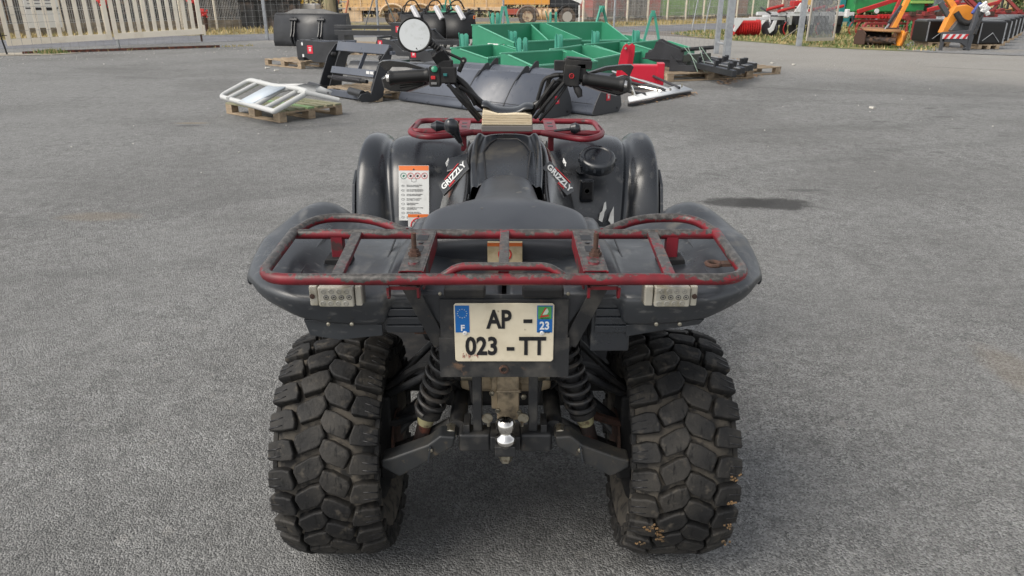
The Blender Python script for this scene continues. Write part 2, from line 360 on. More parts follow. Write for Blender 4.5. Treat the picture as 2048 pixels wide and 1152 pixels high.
blades('verge_grass', [gs], 14000, .10, gc, 'patchy green and straw coloured grass around the farm implements by the drive')
gs2 = [tuple(G(x, y)[:2]) for x, y in ((-100, 84), (0, 79), (520, 67), (700, 62), (700, 56), (520, 54), (0, 70), (-100, 76))]
gs3 = [tuple(G(x, y)[:2]) for x, y in ((1170, 54), (1450, 45), (1600, 40), (1600, 36), (1450, 39), (1170, 46))]
blades('roadside_grass', [gs2, gs3], 6000, .16, [gc[0], gc[0], gc[2]], 'dry straw coloured grass along the far side of the road', 4)
rnd = random.Random(9); mb = MB()
for k in range(200):
    x = -13.0+rnd.random()*4.6; y = 20.10+(x+12.6)*.70+rnd.gauss(0, .12); hh = rnd.uniform(.02, .09); mb.mat(rnd.choice((0, 2))).add([(x-.02, y, 0), (x+.02, y, 0), (x+rnd.gauss(0, .03), y, hh)], [(0, 1, 2)])
for k in range(260):
    x = -12.95+rnd.gauss(0, .16); y = 19.45+rnd.gauss(0, .1); hh = rnd.uniform(.04, .16); mb.mat(rnd.choice((0, 1, 1))).add([(x-.02, y, 0), (x+.02, y, 0), (x+rnd.gauss(0, .05), y, hh)], [(0, 1, 2)])
tag(mb.ob('weeds', gc), 'dry weeds growing along the rusty rail under the white gate', 'weeds', None, 'stuff')
# scattered white stones and dead leaves
mb = MB(); rnd = random.Random(21)
for k in range(300):
    if k < 150: x = rnd.uniform(-14, -6); y = 19-abs(rnd.gauss(0, 2.2))+(x+14)*.55
    else: x = rnd.uniform(-5, 12); y = rnd.uniform(3.5, 21)
    r = rnd.uniform(.004, .012)*(1 if k < 150 else .6)*(1 if k < 320 else 1.5); mb.box((x, y, r*.5), (r*2, r*1.6, r), (rnd.random(), rnd.random(), rnd.random()*3))
for x, y in ((535, 137), (1545, 127), (1588, 130), (1745, 217), (553, 142)):
    p = G(x, y); mb.box((p.x, p.y, .012), (.09, .06, .024), (.1, .1, .7))
tag(mb.ob('stones', mat('pale_stone', (.55, .53, .48), .9)), 'scattered small pale stones lying on the asphalt', 'stones', None, 'stuff')
mb = MB()
for k in range(900):
    t = rnd.random()
    if k < 420: a, b = G(1262, 208), G(1382, 186)
    elif k < 700: a, b = G(1440, 168), G(1510, 150)
    else: a, b = G(1340, 105), G(1480, 120)
    p = a.lerp(b, t)+V((rnd.gauss(0, .06), rnd.gauss(0, .16), 0)); an = rnd.random()*PI; s_ = rnd.uniform(.012, .03)
    d = V((math.cos(an), math.sin(an), rnd.uniform(-.3, .3)))*s_; e = V((-d.y, d.x, rnd.uniform(-.01, .01)))*.6
    mb.add([p-d+V((0, 0, .012)), p+e+V((0, 0, .016)), p+d+V((0, 0, .012)), p-e+V((0, 0, .01))], [(0, 1, 2, 3)])
tag(mb.ob('dead_leaves', mat('dead_leaf', (.36, .23, .12), .9, layers=[((.20, .11, .06), 8, .4, .6)])), 'brown dead leaves gathered along the pallets and the white blade', 'leaves', None, 'stuff')

# ================================================================ FENCES AND GATES
galv = mat('galvanised_steel', (.36, .38, .40), .5, .35, layers=[((.24, .25, .27), 8, .4, .7)])
whitep = mat('cream_painted_steel', (.86, .78, .65), .45, layers=[((.70, .62, .50), 2.5, .5, .75), ((.35, .2, .12), 30, .72, .78)])
gatew = thing('sliding_gate', 'long cream white sliding gate with vertical slats at the left', 'gate', (-13.95, 19.2, 0), math.atan2(3.0, 4.3))
L_ = 4.75
def gx(t, z): return (t, 0, z+.035*t)
for i, (a, b) in enumerate(((0, 2.62), (2.68, 5.20))):
    leaf = MB().bar(gx(a, .30), gx(b, .30), .06, .17).ob('gate_leaf', whitep, gatew, bev=.004); MB().bar(gx(a, 1.80), gx(b, 1.80), .06, .10).ob('top_rail', whitep, leaf, bev=.004)
    for xx in (a+.06, b-.06): MB().bar(gx(xx, .24), gx(xx, 1.84), .058, .12, (1, 0, 0)).ob('gate_stile', whitep, leaf, bev=.004)
    n_ = 9 if i == 0 else 10
    for k in range(n_):
        x = a+.14+(b-a-.28)*(k+.62)/(n_+.2); MB().bar(gx(x, .35), gx(x, 1.76), .030, .108, (1, 0, 0)).ob('slat', whitep, leaf, bev=.003)
MB().bar(gx(5.12, .0), gx(5.12, .62), .05, .05, (1, 0, 0)).ob('guide_post', rust, gatew)
MB().box((5.24, 0, .52), (.05, .10, .30)).ob('latch', whitep, gatew, bev=.004)
o = MB().box((2.95, -.12, .03), (5.3, .06, .07)).ob('ground_rail', mat('rail_rust', (.17, .055, .035), .8, layers=[((.05, .03, .025), 12, .4, .6)]), gatew)
o = MB().lathe([(.11, 0), (.11, 1.9), (.08, 2.0)], (-14.15, 18.75, 0), n=4).ob('gate_pillar', mat('pale_pillar', (.66, .60, .50), .8), None, bev=.01); tag(o, 'square pale pillar at the left end of the white gate', 'pillar')
p = thing('gate_stop', 'thin black stop rod beside the pale pillar at the left edge', 'post', (-13.85, 18.95, 0)); MB().bar((0, 0, 0), (-.08, 0, .75), .03, .03, (0, 1, 0)).ob('rod', dull, p); MB().bar((-.05, 0, .5), (.12, 0, .5), .02, .02).ob('hook', dull, p)

def post(px, py, h, r, label, m=galv, lean=0, sq=True, grp='grey steel posts of the yard fence', dy=0):
    b = G(px, py); o = thing('fence_post', label, 'post', b, 0, grp)
    q = MB()
    if sq: q.box((lean*h/2, 0, h/2), (r*2, r*2, h), (0, math.atan(lean), 0))
    else: q.tube([(0, 0, 0), (lean*h, 0, h)], r, 10)
    q.ob('shaft', m, o, bev=.004 if sq else 0); MB().box((lean*h, 0, h+.005), (r*2.3, r*2.3, .012)).ob('cap', m, o); return o
post(238, 96, 2.1, .035, 'grey steel post behind the middle of the white gate')
post(535, 80, 2.1, .05, 'grey steel post between the white gate and the big black bucket')
post(757, 62, 2.2, .06, 'grey steel post behind the round mirror, left of the green boxes', sq=False)
post(1007, 66, 2.2, .045, 'grey steel post in front of the orange lorry bed', sq=False)
post(1227, 71, 2.2, .045, 'slim grey steel post right of the lorry', sq=False)
post(1432, 107, 2.3, .06, 'grey post with a rust streaked foot where the mesh fence ends')
post(1451, 127, 2.4, .075, 'thick galvanised post in front of the rust streaked post, right of the steel rails', lean=-.0)
post(1597, 92, 2.3, .075, 'thick galvanised gate post left of the tubular gate')
br = MB()
for a, b in (((775, 0), (730, 60)),):
    pass
def brace(a, b, lab, m=galv, r=.025):
    o = thing('fence_brace', lab, 'brace', a, 0, 'slanting braces of the yard fence'); MB().tube([(0, 0, 0), b-a], r, 8).ob('strut', m, o); return o
brace(G(727, 66), Y(748, -8, 28), 'slanting grey brace just left of the post behind the mirror')
brace(G(802, 70), Y(768, -8, 28), 'slanting grey brace just right of the post behind the mirror')
brace(G(1408, 66), Y(1423, -10, 33), 'slanting pale strut standing left of the rust streaked post')
brace(G(1383, 62), Y(1398, -10, 35), 'slanting grey strut furthest left of the rust streaked post')
tag(MB().tube([G(1451, 127)+V((0, .05, .42)), G(1434, 108)+V((0, 0, .30))], .03, 8).ob('gate_link', galv), 'short hinge bar joining the two grey gate posts', 'hinge')
# sagging wire mesh between the posts
def wires(name, path, h, dv, dh, r, m, lab, grp=None, sag=0):
    base = [V(p) for p in path]; mb = MB(); tot = 0
    segs = [(base[i], base[i+1], (base[i+1]-base[i]).length) for i in range(len(base)-1)]; T = sum(s_[2] for s_ in segs)
    def at(d):
        for a, b, l in segs:
            if d <= l: return a.lerp(b, d/l)
            d -= l
        return segs[-1][1]
    d = 0
    while d < T:
        p = at(d); mb.bar(p+V((0, 0, .02)), p+V((0, 0, h)), r, r, (1, 0, 0)); d += dv
    z = .03
    while z < h:
        for a, b, l in segs: mb.bar(a+V((0, 0, z)), b+V((0, 0, z)), r, r)
        z += dh
    o = mb.ob(name, m); return tag(o, lab, 'fence', grp)
wm = mat('fence_wire', (.30, .30, .30), .5, .4)
wires('wire_mesh_fence', [G(30, 112), G(238, 96), G(535, 80), G(757, 66), G(1007, 68), G(1227, 71), G(1330, 92), G(1432, 107)], 1.9, .30, .20, .006, wm, 'thin wide wire mesh fence strung along the yard edge between grey posts')
# far rigid panel fence on concrete boards
def panel_fence(a, b, n_, lab, grp, dark, hb=.45, h=1.9, pc=whitep):
    d = (b-a)/n_
    for k in range(n_):
        p = a+d*k; l = d.length; rz = math.atan2(d.y, d.x)
        t = thing('panel_fence', lab[k] if isinstance(lab, list) else lab, 'fence', p, rz, grp)
        MB().box((l/2, 0, hb/2), (l, .05, hb)).ob('concrete_board', mat('board_concrete', (.33, .28, .22), .9, layers=[((.18, .15, .11), 2, .4, .65), ((.45, .40, .33), 5, .55, .7)]), t)
        MB().box((0, -.03, h/2), (.09, .09, h)).ob('post', pc, t)
        m = MB(); x = .05
        while x < l: m.box((x, 0, hb+(h-hb)/2), (.012, .012, h-hb)); x += .085
        for z in (hb+.03, hb+.12, hb+.55, hb+.64, hb+1.1): m.box((l/2, 0, z), (l, .014, .014))
        o = m.ob('wire_panel', mat('white_wire', (.50, .50, .48), .5), t); o['kind'] = 'stuff'
A, B = G(-60, 74), G(560, 56)
panel_fence(A, B, 8, ['far rigid wire fence panel, %s' % s_ for s_ in ('furthest left behind the white gate', 'behind the left leaf of the white gate', 'behind the white notice board', 'behind the middle of the white gate', 'behind the right leaf of the white gate', 'behind the right end of the white gate', 'just right of the white gate', 'behind the big black bucket')], 'rigid wire panels on concrete boards across the road', 0)
C_, D_ = G(1165, 47), G(1640, 34)
fl = ['right behind the lorry cab', 'second to the right of the lorry', 'behind the slim grey post', 'in front of the red container', 'in front of the dark container', 'left of the green container', 'in front of the green container', 'behind the green box masts', 'left of the rust streaked post', 'behind the thick galvanised posts', 'behind the red roller', 'behind the white framed cultivator', 'behind the tubular gate post', 'furthest right behind the tubular gate']
panel_fence(C_, D_, 14, ['pale far wire fence panel %s' % s_ for s_ in fl], 'pale wire panels along the far right side of the road', 0, .25)
# notice board on the fence behind the left gate
d = (B-A).normalized(); p = Y(102, 20, 31.0); nb = thing('notice_board', 'white notice board with black stripes hung on the wire fence behind the gate', 'sign', (p.x, p.y-.6, 0), math.atan2(d.y, d.x))
MB().box((0, 0, 1.05), (1.25, .03, 1.5)).ob('board', mat('board_white', (.78, .77, .74), .5), nb)
MB().box((0, -.02, .72+.35), (1.2, .01, .05)).ob('stripe', inkm, nb); MB().box((.35, -.02, 1.02), (.4, .01, .09)).ob('stripe', inkm, nb); MB().box((-.2, -.02, 1.02), (.4, .01, .05)).ob('stripe', inkm, nb)
for k in range(4): MB().box((0, -.02, 1.25+k*.12), (1.0, .01, .02)).ob('text_line', inkm, nb)
# things seen dark through the left fence
for px, w_, h_, m, lab in ((20, 3.0, 1.3, 'brown_wall', 'low brown brick wall behind the fence at the far left'), (90, 2.4, 1.5, 'shade_a', 'dark parked trailer body behind the notice board'), (215, 3.6, 1.6, 'shade_b', 'dark slatted crate stack behind the left gate leaf'), (330, 3.6, 1.6, 'shade_a', 'dark machine hull behind the right gate leaf'), (440, 3.6, 1.4, 'shade_b', 'dark steel tank behind the right end of the gate'), (540, 3.0, 1.3, 'shade_a', 'dark wooden bin behind the fence by the black bucket')):
    p = Z(px, 60, 0); yy = p.y+1.2 if px < 300 else p.y+2; c = {'brown_wall': mat('brown_wall', (.24, .13, .08), .9, layers=[((.12, .07, .05), 3, .4, .6)]), 'shade_a': mat('shade_a', (.05, .05, .052), .6, layers=[((.14, .10, .08), .8, .45, .6), ((.02, .02, .02), 3, .5, .6)]), 'shade_b': mat('shade_b', (.10, .085, .075), .8, layers=[((.03, .03, .035), .9, .42, .58), ((.22, .17, .13), 3, .55, .66)])}[m]
    t = thing('yard_stack', lab, 'stack', (p.x*1.04, yy, 0), .35); MB().box((0, 0, h_/2), (w_, 1, h_)).ob('body', c, t, bev=.03); MB().box((0, -.02, h_+.04), (w_*1.04, 1.05, .08)).ob('top_board', dull, t)
    for k in range(int(w_/.5)): MB().box((-w_/2+.25+k*.5, -.53, h_/2), (.07, .05, h_)).ob('rib', dull if k % 2 else c, t)
for px, py in ((206, 4), (407, 27), (382, 1)):
    p = Y(px, py, 30 if px < 300 else 34); t = thing('flower_pot', {206: 'red flowers showing through the left gate leaf', 407: 'red flowers low behind the right gate leaf', 382: 'red flowers high behind the right gate leaf'}[px], 'flowers', p-V((0, 0, .2)), 0)
    f = MB(); rr = random.Random(px)
    for k in range(40): f.box((rr.gauss(0, .10), rr.gauss(0, .06), .2+rr.gauss(0, .10)), (.06, .06, .06), (rr.random()*3, rr.random()*3, 0))
    o = f.ob('petals', mat('petal_red', (.65, .06, .06), .7), t); o['kind'] = 'stuff'
    MB().lathe([(.08, -1), (.1, 0)], (0, .1, .1)).ob('pot', rust, t)

# tubular swing gate
gp = G(1612, 90); gq = G(1690, 86); d = gq-gp; tg = thing('tubular_gate', 'grey gate of close vertical tubes standing open at the grass edge', 'gate', gp, math.atan2(1.0, 2.6))
gl = 1.12; f = MB(); f.box((gl/2, 0, .17), (gl, .05, .10)); f.box((0, 0, 1.0), (.05, .05, 1.75)); f.box((gl, 0, 1.0), (.05, .05, 1.75)); f.box((gl/2, 0, 1.85), (gl, .05, .06)); f.ob('gate_frame', mat('gate_cream', (.50, .46, .40), .5), tg, bev=.004)
for k in range(18): MB().tube([(.06+k*(gl-.1)/18, 0, .22), (.06+k*(gl-.1)/18, 0, 1.84)], .015, 8).ob('gate_tube', galv, tg)
brace(G(1560, 82), G(1597, 92)+V((0, 0, .62)), 'slanting thin strut leaning on the left of the tubular gate post', mat('pale_strut', (.42, .38, .32), .6), .015)
MB_ = MB().tube([(0, 0, 0), (0, 0, 2.4)], .22, 16); wp = thing('wooden_pole', 'thick weathered wooden pole behind the big black bucket', 'pole', (-6.05, 24.2, 0)); MB().tube([(0, 0, 0), (-.08, 0, 2.6)], [.23, .21], 18).ob('trunk', mat('weathered_wood', (.32, .26, .16), .9, layers=[((.17, .14, .085), 6, .45, .6, (3, 3, .3)), ((.24, .25, .12), 1.5, .5, .65)], bump=(20, .8, .01)), wp)
MB().box((.20, -.05, 1.5), (.05, .10, 1.2)).ob('cable_duct', dull, wp)

# ================================================================ LORRY WITH LOW LOADER
cr = mat('orange_cream_paint', (.68, .44, .20), .5, layers=[((.50, .30, .13), 1.2, .45, .65), ((.22, .12, .06), 5, .60, .70)])
crp = mat('pale_peach_paint', (.72, .54, .36), .5, layers=[((.50, .34, .2), 2, .45, .7)])
T = thing('lorry', 'lorry with orange cream low loader bed and black cab beyond the fence', 'lorry', (0, 41.2, 0), 0)
def tx(px): return (px-1024)*(41.2+1.664)*.9272/FPX*1.0
x0, x1 = tx(684), tx(1010)
MB().bb((x0, 0, .98), (x1, 2.5, 1.55)).ob('trailer_bed', cr, T, bev=.02)
for k in range(12): MB().bb((x0+.3+k*.7, -.03, 1.03), (x0+.36+k*.7, .0, 1.52)).ob('stake_pocket', crp if k % 2 else cr, T)
MB().bb((x0+.2, -.04, .82), (x1-.1, .05, 1.02)).ob('bed_rail', crp, T)
MB().bb((x0+.1, .25, .62), (tx(745), 2.3, .95)).ob('rear_chassis', dull, T)
MB().bb((x0, -.02, .25), (tx(722), .4, 1.0)).ob('rear_bumper', crp, T)
for k in range(17):
    MB().bb((x0+.35+k*.48, -.075, .84), (x0+.47+k*.48, -.045, .98)).ob('lashing_ring', cr if k % 3 else dull, T)
MB().bb((tx(925), -.06, .78), (tx(985), -.045, .86)).ob('shadow_slot', dull, T)
def tyre(px, r=.50, z=None, parent=T, rimc=None, y=.0):
    m = MB(); m.lathe([(r*.55, -.02), (r*.62, -.05), (r*.9, -.05), (r, .0), (r, .25), (r*.9, .30)], (tx(px), y, r), (0, 1, 0), 28); o = m.ob('wheel', mat('lorry_tyre', (.055, .048, .044), .9, layers=[((.12, .09, .07), 3, .4, .6)]), parent)
    MB().lathe([(r*.56, -.06), (r*.50, -.03), (r*.46, .06), (r*.24, .08), (r*.2, -.04), (.01, -.05)], (tx(px), y-.012, r), (0, 1, 0), 22).ob('rim', rimc or mat('rim_brown', (.36, .24, .15), .6, layers=[((.15, .09, .06), 4, .45, .6)]), o)
for px in (786, 841, 890): 
    tyre(px)
    a = MB(); c = tx(px); pts = [(c+.68*math.cos(t*PI/12), -.05, .52+.60*math.sin(t*PI/12)) for t in range(13)]; q = [(c+.78*math.cos(t*PI/12), -.05, .52+.70*math.sin(t*PI/12)) for t in range(13)]
    a.grid([pts, q]); a.ob('mudguard', crp, T, sol=.3, off=-1)
# tractor unit
MB().bb((tx(1008), -.05, 1.13), (tx(1100), 2.4, 1.50)).ob('goose_neck', mat('orange_paint', (.72, .33, .06), .5), T, bev=.02)
MB().bb((tx(1005), .3, .55), (tx(1155), 2.1, .95)).ob('chassis', dull, T)
MB().bb((tx(1012), -.02, .62), (tx(1040), .5, .92)).ob('red_tail_panel', mat('tail_red', (.40, .08, .05), .5), T)
tyre(1056, .52, rimc=mat('rim_pale', (.48, .38, .26), .6, layers=[((.2, .12, .08), 5, .45, .6)])); tyre(1136, .50, rimc=mat('rim_grey', (.35, .33, .30), .5))
for px, m in ((1056, mat('guard_brown', (.22, .16, .13), .7)), (1136, dull)):
    c = tx(px); pts = [(c+.66*math.cos(t*PI/12), -.04, .50+.62*math.sin(t*PI/12)) for t in range(13)]; q = [(c+.58*math.cos(t*PI/12), -.08, .50+.56*math.sin(t*PI/12)) for t in range(13)]
    MB().grid([pts, q]).ob('mudguard', m, T, sol=.4, off=-1)
MB().tube([(tx(1074), .3, .66), (tx(1117), .3, .66)], .34, 20).ob('fuel_tank', crp, T)
for x in (1083, 1094, 1112): MB().bb((tx(x), -.06, .34), (tx(x)+.05, .0, .98)).ob('tank_strap', cr, T)
MB().bb((tx(1104), -.10, .42), (tx(1110), -.05, .62)).ob('step', dull, T); MB().bb((tx(1104), -.10, .72), (tx(1110), -.05, .90)).ob('step', dull, T)
MB().bb((tx(1100), .0, .98), (tx(1160), 2.4, 2.6)).ob('cab', mat('cab_black', (.02, .022, .026), .3), T, bev=.05)
MB().prism([(0, 0), (.55, -.22), (.62, 0), (.62, .5), (0, .5)], (tx(1143), -.06, 1.40), (1, 0, 0), (0, 0, 1), (0, .06, 0)).ob('cab_panel', white, T)
MB().bb((tx(1148), -.04, .45), (tx(1160), 2.2, 1.0)).ob('front_step', dull, T)
MB().bb((tx(1158), -.05, .25), (tx(1161), .2, 1.1)).ob('bumper_edge', white, T)
# container backs and tarps beyond the far fence
for px0, px1, m, lab in ((1178, 1232, ((.30, .06, .05), (.12, .09, .08)), 'dull red container beyond the fence beside the lorry'), (1236, 1268, ((.10, .09, .085), (.20, .17, .14)), 'dark grey container beyond the fence right of the red one'), (1270, 1292, ((.50, .07, .05), (.35, .2, .16)), 'bright red narrow container beyond the slim grey post'), (1296, 1372, ((.20, .42, .07), (.13, .30, .05)), 'lime green container beyond the fence above the box masts'), (1376, 1436, ((.22, .40, .10), (.15, .28, .08)), 'second lime green container left of the grey gate posts'), (1440, 1470, ((.30, .14, .10), (.2, .1, .08)), 'brownish container just behind the thick gate posts'), (1474, 1518, ((.10, .30, .08), (.07, .22, .06)), 'deep green container behind the red roller'), (1522, 1608, ((.42, .12, .09), (.30, .08, .06)), 'faded red container behind the white cultivator')):
    a = C_.lerp(D_, (px0-1165)/475); b = C_.lerp(D_, (px1-1165)/475); sh = V((.3, 2.2, 0)); a = a+sh; b = b+sh
    t = thing('container', lab, 'container', a, math.atan2(b.y-a.y, b.x-a.x)); l = (b-a).length; mm = mat('cont_%d' % px0, m[0], .7, layers=[(m[1], 1.2, .42, .62)])
    MB().box((l/2, .8, 1.2+.15), (l, 1.6, 2.1)).ob('body', mm, t, bev=.02)
    for k in range(int(l/.45)): MB().box((.22+k*.45, -.02, 1.3), (.16, .05, 1.9)).ob('rib', mm, t)
    for xx in (.3, l-.3): MB().box((xx, .5, .15), (.2, .5, .3)).ob('foot', dull, t)

# excavator arms and trailer parts glimpsed behind the big black bucket
em = thing('parked_digger', 'orange and brown digger arm showing above the big black bucket', 'digger', (-13.2, 38.5, 0), 0)
MB().bar((-.6, 0, .9), (1.2, 0, 1.9), .25, .28, (0, 1, 0)).ob('arm', mat('orange_paint2', (.62, .30, .09), .5), em, bev=.03); MB().bar((1.0, 0, 1.9), (2.4, 0, .8), .22, .25, (0, 1, 0)).ob('arm', mat('brown_paint', (.30, .20, .13), .6), em, bev=.03)
MB().bb((-.8, -.4, 0), (1.8, .8, .75)).ob('track_body', dull, em, bev=.1); MB().bb((1.9, -.2, .1), (3.0, .8, 1.2)).ob('counterweight', mat('pale_grey_paint', (.42, .40, .38), .5), em, bev=.08); MB().tube([(2.3, -.3, 1.2), (2.3, -.3, 1.8)], .12, 12).ob('yellow_drum', mat('drum_yellow', (.70, .42, .04), .5), em)
dg = thing('stored_ladder', 'reddish ladder frame leaning behind the wooden pole', 'ladder', (-9.2, 37.5, 0), 0)
for x in (0, .5): MB().bar((x, 0, 0), (x+.5, .6, 2.2), .07, .07).ob('stile', mat('ladder_red', (.45, .16, .08), .6), dg)
for k in range(6): MB().bar((.08+k*.08, .1+k*.1, .3+k*.33), (.58+k*.08, .1+k*.1, .3+k*.33), .05, .05).ob('rung', galv, dg)
for px in range(3): pass
# long hedge closing the view beyond the lorry park
hg = thing('hedge', 'long brownish hedge far beyond the lorry and the containers', 'hedge', (0, 64, 0)); m = MB(); rr = random.Random(77)
for k in range(9000):
    x = rr.uniform(-48, 34); z = rr.uniform(0, 1)**.8*(2.3+.5*math.sin(x*.7)+.3*math.sin(x*2.3)); y = rr.uniform(-.8, .8); s_ = rr.uniform(.12, .26)
    a = V((rr.gauss(0, 1), rr.gauss(0, 1), rr.gauss(0, 1))).normalized(); b = a.orthogonal().normalized(); p = V((x, y, z)); m.mat(rr.choice((0, 0, 1, 2))).add([p-a*s_, p+b*s_*.6, p+a*s_, p-b*s_*.6], [(0, 1, 2, 3)])
o = m.ob('crown', [mat('hedge_brown', (.10, .075, .045), .8), mat('hedge_green', (.07, .085, .035), .8), mat('hedge_pale', (.20, .15, .09), .8)], hg); o['kind'] = 'stuff'
for x in range(-46, 34, 4): MB().tube([(x, 0, 0), (x+.3, 0, 1.2)], .06, 6).ob('stem', rust, hg)
# ================================================================ THE QUAD BIKE
Q = thing('quad_bike', 'muddy black quad bike with worn red luggage racks and round mirror, parked in the foreground', 'quad bike')

# ---- tyres -----------------------------------------------------
RT = .292
def rsurf(wd):
    a = abs(wd); return RT*(1-.35*(a/.135)**4*.16) if a < .1 else RT - .0045 - 6.0*(a-.1)**1.75
def build_wheel(sign, name='wheel', front=False):
    hw = .118 if not front else .115
    wh = MB()
    prof = [(.150, -.085), (.165, -.108), (.20, -.133), (.232, -.140), (.256, -.133), (.272, -.115), (.280, -.09), (.2835, -.05), (.2845, 0)]
    prof = prof + [(r, -h) for r, h in prof[-2::-1]]
    prof = [(r-.016+.002, h*hw/.135) for r, h in prof]
    root = MB().lathe(prof, (0, 0, 0), (1, 0, 0), 64, False).ob(name, rubberb, Q, sharp=50)
    tr = MB(); sip = MB(); NP = 26
    def P(w_, a_, h_):
        w_ = w_*hw/.135
        aw = abs(w_); a_ = a_ + 1.35*aw
        # outward surface following the carcass: crown then shoulder
        t = min(1, max(0, (aw-.055)/.075)); drop = .030*t**2.3
        r = .2855-.016 - drop + h_; x = w_
        if aw > .10: x = w_ + (1 if w_ > 0 else -1)*h_*.5
        return (x, r*math.cos(a_), r*math.sin(a_))
    def lug(poly, h=.0195, tp=.90):
        n = len(poly); cx = sum(p[0] for p in poly)/n; ca = sum(p[1] for p in poly)/n
        lo = [P(p[0], p[1], -.008) for p in poly]
        md = [P(cx+(p[0]-cx)*(tp+.05), ca+(p[1]-ca)*(tp+.05), h*.85) for p in poly]
        hi = [P(cx+(p[0]-cx)*tp*.93, ca+(p[1]-ca)*tp*.93, h) for p in poly]
        c = P(cx, ca, h*1.01)
        fs = [(i, (i+1) % n, n+(i+1) % n, n+i) for i in range(n)]+[(n+i, n+(i+1) % n, 2*n+(i+1) % n, 2*n+i) for i in range(n)]+[(2*n+i, 2*n+(i+1) % n, 3*n) for i in range(n)]
        tr.add(lo+md+hi+[c], fs)
    da = 2*PI/NP
    rnd = random.Random(3)
    for k in range(NP):
        for sd_ in (-1, 1):
            a0 = k*da + (0 if sd_ < 0 else da*.5)
            j = rnd.uniform(-.04, .04)
            A = lambda t: a0+da*(t+j*.5)
            # centre lug: leaning hexagon
            lug([(sd_*x, A(t)) for x, t in ((-.010, .44), (.002, .06), (.030, .00), (.074, .10), (.078, .30), (.062, .82), (.012, .84), (.000, .74))])
            # shoulder lug wrapping over the edge, with a side lug below
            lug([(sd_*x, A(t)) for x, t in ((.084, .20), (.108, .04), (.140, .02), (.140, .66), (.112, .80), (.074, .92), (.072, .70))], .022, .92)
            for tq in (.30, .56): sip.add([P(sd_*x_, A(t_), h_) for x_, t_, h_ in ((.110, tq+.03, .0226), (.136, tq, .0224), (.136, tq+.05, .0224), (.110, tq+.06, .0226))], [(0, 1, 2, 3)])
            if False:
                lug([(sd_*x, A(t)) for x, t in ((.112, -.02), (.136, -.04), (.136, .13), (.112, .13))], .008, .9)
            # side wall block
            vs = []
            for (rr, tt) in ((.246, .25), (.246, .78), (.222, .70), (.222, .34)):
                for xo in (.131, .1455): vs.append((sd_*xo*hw/.135, rr*math.cos(A(tt)), rr*math.sin(A(tt))))
            tr.add(vs, [(0, 2, 4, 6), (1, 3, 5, 7), (0, 1, 3, 2), (2, 3, 5, 4), (4, 5, 7, 6), (6, 7, 1, 0)])
    if sign < 0: tr.v = [(x, y, z) for x, y, z in tr.v]
    t = tr.ob('tread', rubber, root, bev=.0025, seg=1)
    q_ = sip.ob('sipes', inkm, root, sol=.0006); q_['kind'] = 'stuff'
    rm = MB(); rm.lathe([(.155, -.10), (.157, -.095), (.135, -.07), (.13, .05), (.157, .095), (.155, .10), (.125, .06), (.06, .045), (.045, .055), (0.02, .055), (.02, -.01), (.06, -.01), (.12, .03)], (0, 0, 0), (1, 0, 0), 32, False)
    rm.ob('rim', dull, root, sharp=30)
    return root
wheels = []
for sx, yy, fr in ((-1, 0, 0), (1, 0, 0), (-1, 1.16, 1), (1, 1.16, 1)):
    if not wheels: wr = build_wheel(sx)
    else: wr = copy_tree(wheels[0], Q)
    wheels.append(wr)
    wr.location = (sx*(.429 if not fr else .42), yy, .302)
    wr.rotation_euler = (R(8 if sx > 0 else 0), 0, 0); wr.scale = (-sx*1.0, 1.03, 1.03)
wheels[1]['label'] = 'rear tyre with dried straw and mud stuck in its tread'
mud = mat('straw_mud', (.20, .12, .055), .95, layers=[((.10, .07, .04), 60, .45, .6)], bump=(200, .8, .003))
mb = MB(); rnd = random.Random(5)
for a, x in ((.16, .345), (.19, .358), (.22, .370), (.27, .378), (.33, .372), (.40, .330), (.15, .535), (.38, .537), (-.1, .537), (-.3, .537)):
    for q in range(6):
        aa = PI + a + rnd.uniform(-.028, .028); r = .294+rnd.uniform(0, .003); xx = x+rnd.uniform(-.012, .012)
        p = V((xx, r*math.cos(aa), .2935+r*math.sin(aa)))
        mb.box(p, (rnd.uniform(.002, .008), .003, rnd.uniform(.002, .004)), (aa+PI/2, rnd.uniform(-.7, .7), 0))
mb.ob('mud', mud, wheels[1]).matrix_parent_inverse = Matrix()
o = bpy.data.objects['mud']; o.parent = Q; o['kind'] = 'stuff'

# ---- body surfaces ---------------------------------------------
def surf(name, stations, m, sub=2, sol=.006, mirror_x=None, parent=None, off=-1):
    """stations: list of rows of points; mirrored copy made as its own object when mirror_x"""
    out = []
    for sg in ((1, -1) if mirror_x else (1,)):
        rows = [[(p[0]*sg, p[1], p[2]) for p in r] for r in stations]
        if sg < 0: rows = [list(reversed(r)) for r in rows]
        out.append(MB().grid(rows).ob(name, m, parent or Q, sub=sub, sol=sol, off=off))
    return out
# rear fender: each station (x) is a line from skirt bottom, over the deck, to the front lip
def rf(x, zb, ye, zd, ins=0, zf=None, yf=.20, hump=0, yb=None):
    zf = zf if zf is not None else zd
    rows = [(x, ye+.010, zb), (x, ye+.002, zb+.006), (x, ye-.002, (zb+zd)*.5), (x, ye-.004, zd-.008), (x, ye, zd-.001), (x, ye+.010, zd), (x, ye+.05, zd+ins*.6), (x, ye+.14, zd+ins),
            (x, -.08, zd+ins+hump*.2), (x, .0, zf+hump*.5), (x, .08, zf+hump*.92), (x, .13, zf+hump), (x, yf-.02, zf+hump*.78), (x, yf+.03, zf-.03), (x, yf+.07, zf-.13), (x, yf+.09, zf-.26)]
    if x > .50: rows = [(px-.001-.012*min(1, max(0, (-.15-y)/.09)), y, z) for px, y, z in rows]
    if x > .44: rows = [(px*(1-.075*max(0, (y-.0)/.15)*(x-.44)/.12), y, z) for px, y, z in rows]
    return rows
